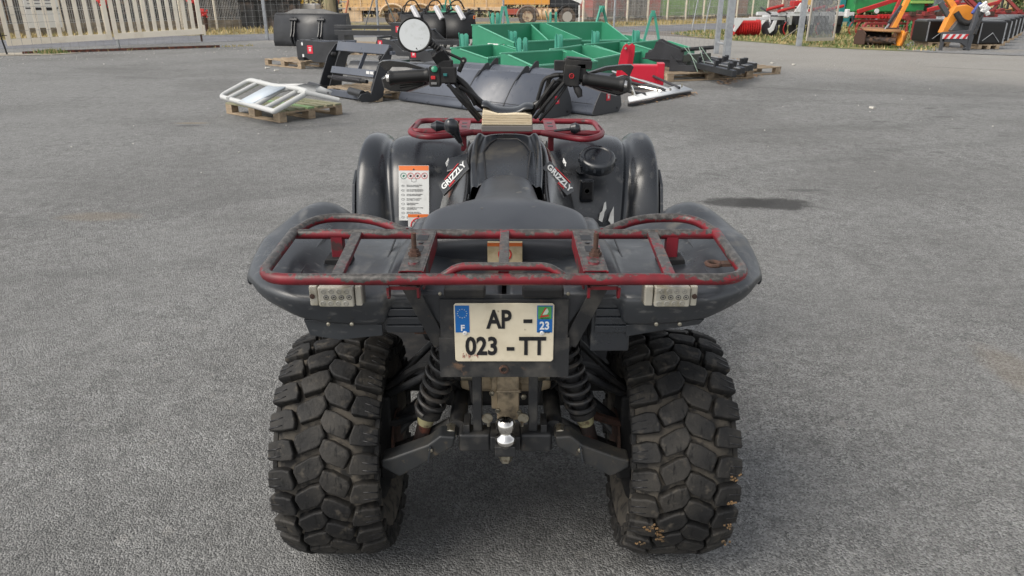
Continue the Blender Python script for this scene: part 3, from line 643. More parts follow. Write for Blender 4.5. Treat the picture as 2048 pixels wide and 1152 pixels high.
st = [rf(.0, .845, -.325, .862, 0, .85), rf(.115, .845, -.325, .864, .0, .85), rf(.128, .845, -.327, .866, .002, .852), rf(.19, .845, -.33, .868, .012, .866), rf(.196, .845, -.33, .868, .026, .878), rf(.236, .842, -.33, .868, .028, .880), rf(.243, .81, -.346, .868, .004, .85), rf(.25, .806, -.350, .868, .0, .85), rf(.32, .808, -.352, .868, .0, .85),
      rf(.375, .816, -.353, .870, .0, .856, hump=.010), rf(.405, .822, -.352, .871, .002, .86, hump=.016), rf(.414, .825, -.350, .872, .012, .868, hump=.030), rf(.45, .837, -.338, .874, .024, .880, hump=.044),
      rf(.500, .845, -.300, .876, .026, .884, hump=.045), rf(.538, .853, -.262, .873, .026, .884, hump=.038), rf(.555, .857, -.240, .870, .028, .880, hump=.034), rf(.5595, .858, -.233, .867, .028, .874, hump=.030), rf(.561, .856, -.231, .861, .018, .862, hump=.022), rf(.560, .853, -.229, .857, -.006, .842, hump=.010), rf(.557, .851, -.226, .855, -.012, .836, hump=.006)]
f1 = surf('rear_fender', st, plastic2, 1, .006, True)
for sg in (-1, 1):
    MB().bar(Z(1010+sg*213, 463, .871), Z(1010+sg*240, 530, .871), .003, .004).ob('deck_groove', inkm, Q)
    for (cx_, cy_, a_, b_) in ((.305, -.235, .045, .055), (.335, -.14, .03, .025), (.19, -.24, .018, .06)):
        zz_ = .868 if cx_ > .25 else .893
        MB().tube([(sg*(cx_+a_*math.cos(k*PI/12)), cy_+b_*math.sin(k*PI/12), zz_-.001+(.0 if cy_ < -.2 else -.006)) for k in range(24)], .005, 6, True).ob('deck_relief', plastic2, Q)
    MB().tube(fillet([(sg*.425, -.30, .884), (sg*.43, -.14, .892), (sg*.42, -.02, .905)], .08, 4), .005, 6).ob('deck_relief', plastic2, Q)
# darker lower flap hanging behind the wheels
for sg in (-1, 1):
    mb = MB(); mb.prism([(sg*.25, .80), (sg*.41, .812), (sg*.40, .775), (sg*.34, .765), (sg*.25, .775)] if sg < 0 else [(sg*.25, .80), (sg*.41, .812), (sg*.40, .80), (sg*.34, .79), (sg*.25, .772)], (0, -.335, 0), (1, 0, 0), (0, 0, 1), (0, .006, 0))
    mb.ob('fender_flap', plastic2, Q, bev=.002)
    MB().prism([(sg*.22, .80), (sg*.385, .80), (sg*.385, .67), (sg*.22, .67)], (0, -.10, 0), (1, 0, 0), (0, 0, 1), (0, .30, 0)).ob('inner_guard', dull, Q)
# cross panel between the fenders and the hanging number plate panel
MB().prism([(-.25, .868), (.25, .868), (.25, .852), (.16, .846), (.130, .80), (.134, .688), (-.134, .688), (-.130, .80), (-.16, .846), (-.25, .852)], (0, -.338, 0), (1, 0, 0), (0, 0, 1), (0, .004, 0)).ob('rear_panel', mat('panel_plastic', (.026, .028, .032), .5, layers=[((.05, .053, .058), 9, .45, .7), ((.09, .09, .088), 50, .62, .75, (1, 1, .3))], rvar=.1), Q, bev=.0015)
pp = MB(); pp.bb((-.134, -.346, .684), (.134, -.339, .775)); pp.bb((-.130, -.3455, .76), (.130, -.339, .86)); po = pp.ob('plate_bracket', dsteel, Q, bev=.001)
# rubber bumpers, drilled screw heads
for sg in (-1, 1):
    MB().bb((sg*.036, -.372, .873), (sg*.118, -.345, .895)).ob('rubber_bumper', dull, Q, bev=.006, seg=3)
    MB().lathe([(.0035, 0), (.0035, .003), (.002, .004)], (sg*.128, -.344, .873), (0, -1, 0), 10).ob('screw', zinc, Q)
    for q in (.305, .352): MB().lathe([(.004, 0), (.004, .004), (.002, .005)], (sg*q, -.36, .826-.012), (0, -1, 0), 10).ob('screw', zinc, Q)
# louvred side boxes
for sg in (-1, 1):
    lo = .765 if sg < 0 else .735
    a = Y(762 if sg < 0 else 1184, 598, -.33); b = Y(856 if sg < 0 else 1257, 662 if sg < 0 else 703, -.33)
    mb = MB(); mb.bb((a.x, -.330, b.z), (b.x, -.26, a.z+.01))
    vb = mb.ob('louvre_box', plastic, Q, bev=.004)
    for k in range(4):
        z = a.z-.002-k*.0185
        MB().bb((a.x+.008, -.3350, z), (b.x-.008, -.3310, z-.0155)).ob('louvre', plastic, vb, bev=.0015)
# diagonal flat stays from the rack to the panel
for sg in (-1, 1):
    a = Y(1010+sg*193, 570, -.365); b = Y(1010+sg*128, 690, -.33); a.x -= .0
    MB().bar(a, b, .03, .004, (0, 1, 0)).ob('stay', dsteel, Q, bev=.001)

# number plate
n0 = -.3475
pl = MB(); pl.prism([(-.101, .727), (-.097, .723), (.097, .723), (.101, .727), (.101, .850), (.097, .854), (-.097, .854), (-.101, .850)], (0, n0, 0), (1, 0, 0), (0, 0, 1), (0, -.0025, 0))
plate = pl.ob('number_plate', cream, Q, bev=.0012)
yb = n0-.0030
def tp(s_, x, z, size, m=inkm, sx=.8, b=.0012, nm='lettering'): return text(s_, nm, m, plate, (x, yb-.0005, z), (1, 0, 0), (0, 0, 1), size, sx, b)
tp('AP', -.010, .8170, .056, sx=.74, b=.0017); tp('-', .048, .8195, .055, sx=1.1, b=.0015)
tp('023', -.046, .757, .056, sx=.80, b=.0017); tp('-', .013, .757, .053, sx=1, b=.0015); tp('TT', .058, .757, .056, sx=.80, b=.0017)
for sx_, nm in ((-1, 'country_band'), (1, 'region_band')):
    x0, x1 = (-.0985, -.0700) if sx_ < 0 else (.0665, .0975)
    bd = MB().bb((x0, yb-.0004, .790), (x1, yb, .8495)).ob(nm, blue, plate)
    if sx_ < 0:
        st_ = MB()
        for k in range(12):
            a = k*PI/6; st_.lathe([(.0009, 0), (.0009, .0003)], ((x0+x1)/2+.0095*math.cos(a), yb-.0004, .832+.0095*math.sin(a)), (0, -1, 0), 5)
        st_.ob('star_ring', mat('star_yellow', (.75, .72, .45), .5), plate)
        tp('F', -.084, .7995, .018, white, 1, .0006)
    else:
        MB().bb((x0+.002, yb-.0009, .820), (x1-.002, yb-.0005, .8475)).ob('region_emblem', green, plate)
        l = MB(); l.prism([(0, 0), (.019, .003), (.018, .006), (.004, .004), (.014, .021), (.011, .022)], (x0+.005, yb-.001, .8235), (1, 0, 0), (0, 0, 1), (0, -.0004, 0)); l.ob('emblem_stroke', redk, plate)
        l = MB(); l.prism([(.006, .006), (.015, .007), (.018, .013), (.016, .020), (.012, .019)], (x0+.005, yb-.001, .8235), (1, 0, 0), (0, 0, 1), (0, -.0003, 0)); l.ob('emblem_leaf', mat('leaf_pale', (.5, .62, .5), .5), plate)
        tp('LIMOUSIN', .082, .8215, .0048, white, .9, .0001); tp('23', .082, .8045, .024, white, .85, .0007); tp('TRAP 2123', .081, .7905, .0050, inkm, 1, .0001)
for x in (-.0795, .0765):
    MB().lathe([(.0045, 0), (.0045, .002), (.003, .003), (.0018, .003), (.0018, .001)], (x, yb, .789), (0, -1, 0), 14).ob('rivet', white, plate)
st_ = MB(); rnd = random.Random(11)
for k in range(26):
    x = -.088+rnd.random()*.034; st_.box((x, yb-.0002, .737+rnd.gauss(0, .0022)), (.0012, .0003, rnd.uniform(.001, .005)))
st_.ob('red_scuff', mat('scuff', (.42, .12, .09), .7), plate)
MB().lathe([(.010, 0), (.010, .003), (.006, .004), (.006, -.0), (.0001, -.0)], (-.001, -.346, .7035), (0, -1, 0), 18).ob('hole_washer', rust, Q)

# LED lamps
for sg in (-1, 1):
    cx = sg*.325-.001 if sg < 0 else .3245; zc = .884; y0 = -.365
    lb = MB().bb((cx-.052, y0-.006, zc-.023), (cx+.052, y0+.012, zc+.023)).ob('lamp', mat('lamp_base', (.12, .115, .10), .3), Q, bev=.003)
    MB().bb((cx-.033, y0-.026, zc-.021), (cx+.036, y0-.006, zc+.021)).ob('lens', lens, lb, bev=.004, seg=3)
    for s2 in (-1, 1):
        MB().bb((cx+(.0375 if s2 > 0 else -.051), y0-.020, zc-.021), (cx+(.051 if s2 > 0 else -.0345), y0-.006, zc+.021)).ob('lens_end', lens, lb, bev=.003)
    MB().lathe([(.005, 0), (.005, .003), (.003, .004)], (cx+sg*.045, y0-.0195, zc), (0, -1, 0), 12).ob('screw', rust, lb)
    for i in range(3):
        for j in range(4):
            x = cx-.021+j*.0148+(.004 if i == 1 else 0)-(.003 if i == 2 else 0); z = zc+.0125-i*.0125
            MB().lathe([(.0052, 0), (.0052, .0012), (.0042, .0018), (.0042, .0005), (.002, .0004), (.0018, .0014)], (x, y0-.0255, z), (0, -1, 0), 12).ob('diode_ring', mat('diode', (.42, .41, .37), .2, .3) if i != 1 else mat('diode_dark', (.10, .10, .10), .2, .4), lb)

# ---- rear rack --------------------------------------------------
rk = MB()
a = Y(530, 535, -.40); 
zr, zf = .933, .940
YF = -.165
W = .462
loop = fillet([(-W, -.42, zr), (W, -.42, zr), (W+.002, YF, zf+.004), (-W-.002, YF, zf+.004)], .05, 6, True)
# rear bar + sides, front bar passes straight across
rk.tube(fillet([(-W+.0, YF, zf+.004), (-W+.004, -.42, zr), (W-.004, -.42, zr), (W, YF, zf+.004)], .06, 7), .0112, 12)
rack = rk.ob('rear_rack', redp, Q)
MB().tube([(-W, YF, zf), (W, YF, zf)], .0112, 12).ob('cross_tube', redp, rack)
for sg in (-1, 1):
    MB().tube(fillet([(sg*W, YF-.006, zf+.004), (sg*.43, YF+.085, zf+.012), (sg*.31, YF+.085, zf+.012), (sg*.215, YF+.004, zf+.002)], .09, 7), .0105, 12).ob('bow_tube', redp, rack)
    MB().bar((sg*.322, YF-.004, zf+.002), (sg*.312, -.415, zr+.002), .022, .012).ob('flat_bar', redp, rack, bev=.002)
    # channel bracket with slots and bolt
    c = MB(); X = .17
    A, B = V((sg*X, YF-.018, zf+.014)), V((sg*(X+.004), -.405, zr+.010))
    c.bar(A, B, .042, .004); c.bar(A+V((-.022, 0, -.018)), B+V((-.022, 0, -.018)), .004, .038); c.bar(A+V((.022, 0, -.018)), B+V((.022, 0, -.018)), .004, .038)
    ch = c.ob('channel_bracket', redp, rack, bev=.001)
    for t, lw in ((.16, .030), (.44, .022)):
        p = A.lerp(B, t); q = A.lerp(B, t+.13)
        MB().bar(p+V((0, 0, .0022)), q+V((0, 0, .0022)), lw*.75, .0012).ob('slot', inkm, ch, bev=.0004)
    p = A.lerp(B, .36); MB().lathe([(.005, 0), (.005, .0015)], p+V((0, 0, .002)), (0, 0, 1), 12).ob('hole', inkm, ch)
    p = A.lerp(B, .66)+V((-.004 if sg < 0 else .008, 0, 0)); bm_ = MB(); bm_.lathe([(.0125, 0), (.0125, .008)], p, (0, 0, 1), 6); bm_.lathe([(.005, .008), (.005, .048)], p, (0, 0, 1), 10); bm_.lathe([(.009, .008), (.009, .015)], p, (0, 0, 1), 6)
    bm_.ob('bolt', rust, ch)
    p = A.lerp(B, .84); MB().lathe([(.012, 0), (.010, .006), (.004, .007)], p, (0, 0, 1), 10).ob('weld_nut', redp, ch)
    # clevis under the rear bar
    cl = MB()
    for q in (-.031, .026): cl.prism([(-.012, .0), (.012, .0), (.010, -.022), (0, -.028), (-.010, -.022)], (sg*(X+.02)+q, -.405, zr-.018), (0, 1, 0), (0, 0, 1), (.005, 0, 0))
    cl.bb((sg*(X+.02)-.03, -.41, zr-.026), (sg*(X+.02)+.03, -.40, zr-.018)); cl.ob('clevis', redp, rack, bev=.001)
    # mount block on black pad
    mp = MB(); mp.bb((sg*.368-.013, YF-.01, .88), (sg*.368+.013, YF+.015, zf+.0)); mp.ob('mount_block', redf, rack, bev=.002)
    MB().prism([(-.03, 0), (.03, 0), (.026, .018), (-.026, .018)], (sg*.368, YF-.025, .872), (1, 0, 0), (0, 0, 1), (0, .05, 0)).ob('mount_pad', dull, Q, bev=.003)
MB().bar((.0, YF-.004, zf+.006), (.0, -.40, zr+.004), .020, .010).ob('flat_bar', redp, rack, bev=.002)
MB().tube(fillet([(-.113, -.415, zr+.004), (-.085, -.405, zr+.020), (.085, -.405, zr+.020), (.113, -.415, zr+.004)], .03, 5), .008, 10).ob('grab_tube', redp, rack)
e = MB(); e.tube(fillet([(.405, -.31, zr-.005), (.405, -.335, zr-.005), (.43, -.335, zr-.005), (.43, -.31, zr-.005)], .012, 4, True), .0045, 8, True); e.bar((.43, -.3225, zr-.005), (.458, -.3225, zr-.004), .02, .006); e.ob('tie_eye', rust, rack)

# ---- seat, tank, side panels ------------------------------------
def section(y, hw, zt, zs, fl=.6, zb=None):
    """half profile mirrored: crown zt in the middle, shoulder at zs"""
    zb = zb if zb is not None else zs-.05
    h = [(0, zt), (hw*.35, zt-.002), (hw*fl, zt-.010), (hw*.85, (zt*.55+zs*.45)), (hw*.97, zs+.008), (hw, zs-.015), (hw*.985, zb+.012), (hw*.93, zb)]
    return [(-x, y, z) for x, z in reversed(h[1:])]+[(x, y, z) for x, z in h]
sec = [section(-.130, .172, .880, .868, .93, .836), section(-.142, .186, .898, .884, .93, .832), section(-.136, .194, .926, .908, .9, .834), section(-.098, .198, .948, .924, .86, .838), section(-.045, .199, .960, .932, .75, .840),
       section(.0, .190, .968, .936, .68, .85), section(.040, .163, .968, .928, .64, .86), section(.080, .130, .963, .912, .62, .85), section(.13, .108, .955, .90, .64, .84), section(.20, .098, .946, .89, .68, .83),
       section(.30, .092, .942, .888, .70, .82), section(.38, .084, .944, .897, .74, .83), section(.425, .070, .942, .905, .74, .84)]
sb = MB(); sb.grid(sec)
n = len(sec[0]); sb.add([p for p in sec[0]], [tuple(range(n))]); sb.add([p for p in sec[-1]], [tuple(range(n-1, -1, -1))])
seat = sb.ob('seat', vinyl, Q, sub=2)
MB().bb((-.175, -.095, .80), (.175, .10, .852)).ob('seat_base', dull, Q, bev=.008)
slab = MB().bb((-.039, -.1475, .864), (.039, -.130, .914)).ob('seat_label', mat('aged_label', (.50, .42, .27), .4, layers=[((.36, .29, .17), 50, .5, .7)]), Q)
MB().bb((-.039, -.1485, .906), (.039, -.1477, .914)).ob('label_header', orange, slab)
MB().tube([(0.014*math.cos(k*PI/12), -.1485, .887+.014*math.sin(k*PI/12)) for k in range(24)], .0016, 6, True).ob('prohibition_ring', redk, slab)
MB().bar((-.009, -.1485, .900), (.009, -.1485, .882), .002, .001, (0, 1, 0)).ob('prohibition_bar', redk, slab)
# seat scratches
tear = MB()
for x, y, z, l in ((.052, .235, .9425, .016), (.057, .225, .9420, .013), (.035, .165, .9485, .014), (.067, -.02, .960, .008), (-.055, -.03, .960, .005)):
    tear.box((x, y, z+.001), (l, .0016, .0012), (0, 0, .3))
tear.ob('seat_tear', mat('tear', (.25, .24, .22), .9), Q)
# tank cover
def tk(y, a, b, z0, z1, z2):
    h = [(0, z0), (a*.6, z0-.001), (a, z0-.004), (a+.010, z0-.010), (b-.012, z1-.004), (b, z1+.004), (b+.010, z1-.004), (b+.016, z2)]
    return [(-x, y, z) for x, z in reversed(h[1:])]+[(x, y, z) for x, z in h]
rows = [tk(.37, .074, .096, .925, .912, .84), tk(.43, .078, .100, .940, .932, .86), tk(.50, .080, .103, .957, .956, .89), tk(.58, .080, .104, .976, .980, .91), tk(.65, .074, .101, .993, .999, .93), tk(.71, .066, .094, 1.008, 1.010, .95), tk(.735, .06, .086, 1.006, 1.004, .94), tk(.74, .055, .08, .96, .96, .90)]
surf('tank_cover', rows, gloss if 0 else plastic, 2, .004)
ins = MB(); prof = [(-.060, .385), (.060, .385), (.068, .50), (.074, .575), (.056, .63), (.034, .665), (-.034, .665), (-.056, .63), (-.074, .575), (-.068, .50)]
def tz(y):
    ys = [(.37, .925), (.43, .940), (.50, .957), (.58, .976), (.65, .993), (.71, 1.008)]
    for (a, za), (b, zb) in zip(ys, ys[1:]):
        if y <= b: return za+(zb-za)*(y-a)/(b-a)+.0005
    return 1.008
pts = [(x, y, tz(y)) for x, y in prof]
ins.tube(pts+[pts[0]], .0024, 6); ins.ob('tank_seam', inkm, Q)
MB().prism([(-.030, .672), (.030, .672), (.018, .69), (-.018, .69)], (0, 0, .8525), (1, 0, 0), (0, 1, .22), (0, 0, .002)).ob('tank_vent', inkm, Q)
# side panels carrying the lettering
side = gloss
rows = []
for y, x0, z0, x1, z1, x2, z2 in ((.02, .14, .82, .18, .76, .19, .66), (.14, .13, .845, .175, .785, .20, .68), (.26, .118, .875, .172, .81, .215, .70), (.38, .112, .908, .175, .845, .225, .72), (.48, .115, .938, .178, .872, .228, .735), (.58, .118, .968, .178, .900, .226, .75), (.68, .112, .990, .175, .915, .22, .78), (.76, .10, .985, .17, .905, .215, .80)):
    rows.append([(x0-.012, y, z0-.03), (x0, y, z0), (x0+.012, y, z0-.006), (x1, y, z1), ((x1+x2)/2+.01, y, (z1+z2)/2), (x2, y, z2), (x2+.01, y, z2-.14), (x2+.02, y, z2-.30)])
surf('side_panel', rows, side, 2, .004, True)
# lettering on both side panels
for sg in (-1, 1):
    nrm = V((sg*.62, -.42, .66)).normalized(); u = V((.80, -.20*sg, -.56*sg)); u = (u-nrm*u.dot(nrm)).normalized(); v = nrm.cross(u)
    cc = Y(1119 if sg > 0 else 907, 356 if sg > 0 else 352, .50)
    bk_ = MB().prism([(-.062, -.030), (.052, -.034), (.062, .010), (.050, .034), (-.056, .030)], cc-nrm*.008, u, v, nrm*.0068).ob('badge_panel', gloss, Q, bev=.001)
    text('GRIZZLY', 'lettering', paper, bk_, cc, u, v, .042, .62, .0012, .0006)
    text('550FI', 'lettering', redk, bk_, cc-v*.023+u*.018*sg, u, v, .013, .9, .0003, .0006)
    MB().bar(cc+v*.024-u*.030, cc+v*.029+u*.036, .0015, .003, v).ob('swoosh', redk, bk_)
    c2 = Y(1129 if sg > 0 else 895, 325, .62); text('EPS', 'lettering', white, bk_, c2, V((.45, -.45*sg, -.77*sg)), V((.62*sg*0+.2*sg, .3, .9)), .017, .8, .0008, .001)

# ---- front fenders ----------------------------------------------
prof = [(1.42, .80), (1.34, .87), (1.22, .915), (1.10, .928), (1.00, .918), (.91, .875), (.85, .80), (.81, .70), (.785, .60), (.77, .50), (.74, .40)]
def ffs(x, dn, sy=0, zz=0):
    out = []
    for i, (y, z) in enumerate(prof):
        a = prof[max(0, i-1)]; b = prof[min(len(prof)-1, i+1)]; t = V((0, b[0]-a[0], b[1]-a[1])).normalized(); nn = V((0, t.z, -t.y))
        if nn.z < 0 and i < 5: nn = -nn
        if nn.y > 0 and i >= 5: nn = -nn
        xx = x
        if .40 < x < .50 and i > 4: xx = x - min(6, i-4)*.011*(1-abs(x-.45)/.06)*.9 if abs(x-.45) < .06 else x
        out.append((xx, y+nn.y*dn+sy, z+nn.z*dn+zz))
    return out
st = [ffs(.15, -.02), ffs(.20, .0), ffs(.28, .004), ffs(.36, .006), ffs(.405, .004), ffs(.428, -.002), ffs(.436, -.012), ffs(.452, -.018), ffs(.462, -.010), ffs(.470, .002), ffs(.490, .012), ffs(.515, .016), ffs(.535, .012), ffs(.545, .0), ffs(.549, -.03), ffs(.550, -.11)]
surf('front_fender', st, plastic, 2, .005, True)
# fender extension below/outside
for sg in (-1, 1):
    e = MB(); e.prism([(.93, .84), (.86, .80), (.80, .66), (.77, .50), (.80, .50), (.90, .62)], (sg*.548, 0, 0), (0, 1, 0), (0, 0, 1), (sg*.012, 0, 0)); e.ob('fender_extension', plastic2, Q, bev=.003)
    MB().prism([(.20, .30), (.50, .30), (.50, .36), (.20, .36)], (0, .25, 0), (sg, 0, 0), (0, 0, 1), (0, .55, 0)).ob('footwell', dull, Q, bev=.01)
MB().bb((-.20, .15, .30), (.20, 1.25, .68)).ob('engine_block', dull, Q, bev=.03)
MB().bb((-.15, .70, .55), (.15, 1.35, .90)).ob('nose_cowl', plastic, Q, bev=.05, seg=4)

# warning labels on the left front fender
def label(cx, cz, w_, h_, yc, tilt, rows_):
    up = V((0, math.sin(tilt), math.cos(tilt))); nn = V((0, -math.cos(tilt), math.sin(tilt))); c0 = V((cx, yc, cz))
    b = MB(); b.prism([(-w_/2, -h_/2), (w_/2, -h_/2), (w_/2, h_/2), (-w_/2, h_/2)], c0, (1, 0, 0), up, nn*.0015); lab = b.ob('warning_label', paper, Q)
    f = lambda x, z, d=.0019: c0+V((x, 0, 0))+up*z+nn*d
    b = MB(); hh = h_*.09 if rows_ else h_*.16
    b.prism([(-w_/2+.001, h_/2-hh), (w_/2-.001, h_/2-hh), (w_/2-.001, h_/2-.001), (-w_/2+.001, h_/2-.001)], c0+nn*.0016, (1, 0, 0), up, nn*.0004); b.ob('label_header', orange, lab)
    b = MB(); b.prism([(-.004, 0), (.004, 0), (0, .007)], f(0, h_/2-hh+.001, .0021), (1, 0, 0), up, nn*.0004); b.ob('warning_triangle', inkm, lab)
    def ring(x, z, r, m): MB().tube([f(x+r*math.cos(k*PI/8), z+r*math.sin(k*PI/8)) for k in range(16)], r*.10, 5, True).ob('symbol_ring', m, lab)
    if rows_:
        for k in range(4):
            x = -w_*.34+k*w_*.23; z = h_/2-hh-.019; ring(x, z, w_*.095, mat('sym_green', (.02, .16, .10), .5) if k == 0 else redk)
            d = MB(); d.prism([(-.004, -.003), (.0, -.005), (.005, -.001), (.003, .004), (-.002, .003)], f(x, z, .0018), (1, 0, 0), up, nn*.0004); d.ob('pictogram', inkm if k else MT['sym_green'], lab)
            if k: MB().bar(f(x-.005, z+.005), f(x+.005, z-.005), .0012, .0005, nn).ob('symbol_bar', redk, lab)
        bo = MB(); bo.tube([f(-.008, h_*.21), f(-.008, h_*.27), f(0, h_*.26), f(.008, h_*.27), f(.008, h_*.21), f(0, h_*.20)], .0006, 5, True); bo.ob('book_symbol', inkm, lab)
        T = [('GB', 'Before you operate this vehicle,', "read the owner's manual."), ('D', 'Lesen Sie die Bedienungsanleitung,', 'bevor Sie dieses Fahrzeug fahren.'), ('E', 'Antes de conducir esta maquina,', 'lea el Manual del Propietario.'), ('F', 'Lire le manuel du proprietaire', "avant d'utiliser ce vehicule."), ('I', 'Prima di usare il veicolo,', 'leggete il manuale.'), ('NL', 'Voor het gebruik van dit voertuig', 'de handleiding lezen.'), ('P', 'Antes de usar este veiculo,', 'leia o manual do proprietario.'), ('S', 'Innan du kor detta fordon,', 'las handboken.')]
        for k, (cd, l1, l2) in enumerate(T):
            z = h_*.13-k*h_*.082
            ep = [f(-w_*.36+.006*math.cos(q*PI/6), z+.0034*math.sin(q*PI/6)) for q in range(12)]; MB().tube(ep, .0004, 4, True).ob('code_oval', inkm, lab)
            text(cd, 'lettering', inkm, lab, f(-w_*.36, z), (1, 0, 0), up, .0042, 1, 0, .0002)
            text(l1+'\n'+l2, 'lettering', inkm, lab, f(-w_*.24, z), (1, 0, 0), up, .0045, .95, .0001, .0002, 'LEFT')
    else:
        ring(0, -h_*.06, w_*.36, redk); MB().bar(f(-w_*.25, h_*.2), f(w_*.25, -h_*.33), .003, .0006, nn).ob('symbol_bar', redk, lab)
        d = MB(); d.tube([f(-.014, -.006), f(-.006, .001), f(0, -.012), f(-.014, -.006)], .001, 5); d.bar(f(.002, -.012), f(.003, .006), .004, .0006, nn); d.bar(f(.008, -.012), f(.010, .0), .004, .0006, nn); d.lathe([(.003, 0), (.003, .0006)], f(.002, .012), nn, 8); d.ob('pictogram', inkm, lab)
a = Y(829, 384, .845); label(a.x, a.z, .108, .195, .83, .34, True)
a = Y(838, 447, .80); label(a.x, a.z, .075, .075, .79, .12, False)
# torn sticker on the right
a = Y(1209, 432, .79); t = MB(); s_ = .0017
for poly in ([(-.022, -.01), (-.018, .015), (-.010, .022), (-.004, .05), (.002, .055), (.004, .03), (-.002, .018), (-.004, .006), (-.010, -.018)], [(.030, .038), (.032, -.03), (.028, -.05), (.024, -.03), (.018, -.018), (.012, -.012), (.018, .012)]):
    t.prism(poly, (a.x, .775, a.z), (1, 0, 0), (0, .2, .98), (0, -.001, .0002))
t.ob('torn_sticker', paper, Q)
# round storage lid, knob and socket on the right fender
a = Z(1195, 316, .92); nn = V((0, -.45, .89)).normalized()
lid = MB(); lid.lathe([(.060, -.030), (.062, -.01), (.060, .004), (.055, .010), (.047, .011), (.042, .007), (.040, .007), (.0, .008)], a, nn, 40, False)
for k in range(14):
    q = k*2*PI/14; s1, u1 = frame(nn); d = s1*math.cos(q)+u1*math.sin(q); lid.box(a+d*.0605-nn*.008, (.008, .008, .012))
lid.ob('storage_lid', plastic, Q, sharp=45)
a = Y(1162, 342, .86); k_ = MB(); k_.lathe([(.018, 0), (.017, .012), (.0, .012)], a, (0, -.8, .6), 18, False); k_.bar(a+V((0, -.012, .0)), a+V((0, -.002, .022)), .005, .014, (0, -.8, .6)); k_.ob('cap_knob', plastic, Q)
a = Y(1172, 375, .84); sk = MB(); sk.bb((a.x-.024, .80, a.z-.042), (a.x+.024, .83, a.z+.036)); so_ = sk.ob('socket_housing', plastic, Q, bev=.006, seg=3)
MB().bb((a.x-.018, .797, a.z-.034), (a.x+.018, .802, a.z+.030)).ob('socket_recess', inkm, so_, bev=.004)
MB().lathe([(.012, 0), (.012, .004), (.008, .004), (.008, .001)], (a.x, .798, a.z-.002), (0, -1, 0), 16).ob('socket_ring', dull, so_)

# ---- front rack -------------------------------------------------
fr = MB()
def F(px, py, z=.985): return Z(px, py, z)
l = fillet([F(868, 262), F(822, 263), F(840, 241), F(1186, 243), F(1207, 268), F(1150, 266)], .05, 6)
fr.tube(l, .0105, 10); frack = fr.ob('front_rack', redf, Q)
MB().tube([F(846, 264), F(1180, 266)], .0105, 10).ob('cross_tube', redf, frack)
for sg, pts in ((-1, [F(830, 252), F(818, 266), F(850, 275), F(910, 270), F(948, 264)]), (1, [F(1196, 256), F(1206, 271), F(1172, 280), F(1130, 274), F(1085, 266)])):
    MB().tube(fillet(pts, .05, 5), .0105, 10).ob('bow_tube', redf, frack)
for px0, px1 in ((931, 926), (1097, 1103)):
    a, b = F(px0, 242, .99), F(px1, 262, .99); ch = MB().bar(a, b, .042, .006).ob('channel_bracket', redf, frack, bev=.001)
    for t in (.3, .62): p = a.lerp(b, t); MB().box(p+V((0, 0, .0035)), (.018, .028, .001)).ob('slot', inkm, ch)
    MB().box(b+V((0, .03, -.04)), (.02, .016, .07)).ob('rack_leg', redf, frack, bev=.002)

# ---- levers -----------------------------------------------------
g = MB(); a = Y(925, 291, .68); b = Y(903, 252, .62)
g.tube([a, a.lerp(b, .25)], .004, 8); g.mat(1); g.tube([a.lerp(b, .2), a.lerp(b, .5), a.lerp(b, .8), b, b+(b-a)*.18, b+(b-a)*.28], [.008, .011, .019, .025, .018, .004], 14)
g.ob('gear_lever', [chrome, plastic], Q)
g = MB(); a = Y(895, 253, .74); b = Y(873, 252, .74); g.tube([a, a.lerp(b, .5), b, b+(b-a)*.5], [.010, .014, .019, .006], 14); g.ob('choke_knob', plastic, Q)
g = MB(); a = Y(1108, 262, .85); b = Y(1150, 257, .85); g.tube([a, b], .005, 8); g.lathe([(.001, -.020), (.014, -.015), (.020, 0), (.014, .015), (.001, .020)], b, (1, 0, 0), 14, False); g.ob('drive_lever', plastic2, Q)
a = Y(917, 318, .60); MB().prism([(-.035, -.03), (.03, -.03), (.035, .03), (-.03, .03)], (a.x, .57, a.z-.01), (.95, 0, .3), (.0, .85, .5), (-.002, -.002, .008)).ob('shift_gate', plastic, Q, bev=.004)

# ---- handlebar --------------------------------------------------
hbm = dull
def H(px, py, y=.72): return Y(px, py, y)
hb = MB()
hb.tube(fillet([H(1250, 170, .70), H(1122, 150, .73), H(1072, 222, .76), H(968, 222, .76), H(912, 147, .73), H(775, 155, .70)], .07, 7), .0145, 12)
bar = hb.ob('handlebar', mat('bar_black', (.012, .012, .013), .3), Q)
for cab in ([H(905, 160), H(940, 205, .70), H(950, 232, .74)], [H(918, 172, .70), H(946, 190, .72), H(985, 228, .74)], [H(895, 168, .69), H(930, 200, .69), H(962, 236, .73)], [H(1110, 160, .70), H(1085, 195, .70), H(1062, 232, .74)], [H(1118, 150, .70), H(1088, 155, .71), H(1075, 200, .72)], [H(1128, 165, .69), H(1098, 200, .69), H(1070, 236, .73)]):
    MB().tube(fillet(cab, .08, 6), .0062, 8).ob('cable', hbm, bar)
MB().tube([H(910, 150), H(935, 175, .71), H(950, 210, .73)], .006, 8).ob('brake_hose', hbm, bar)
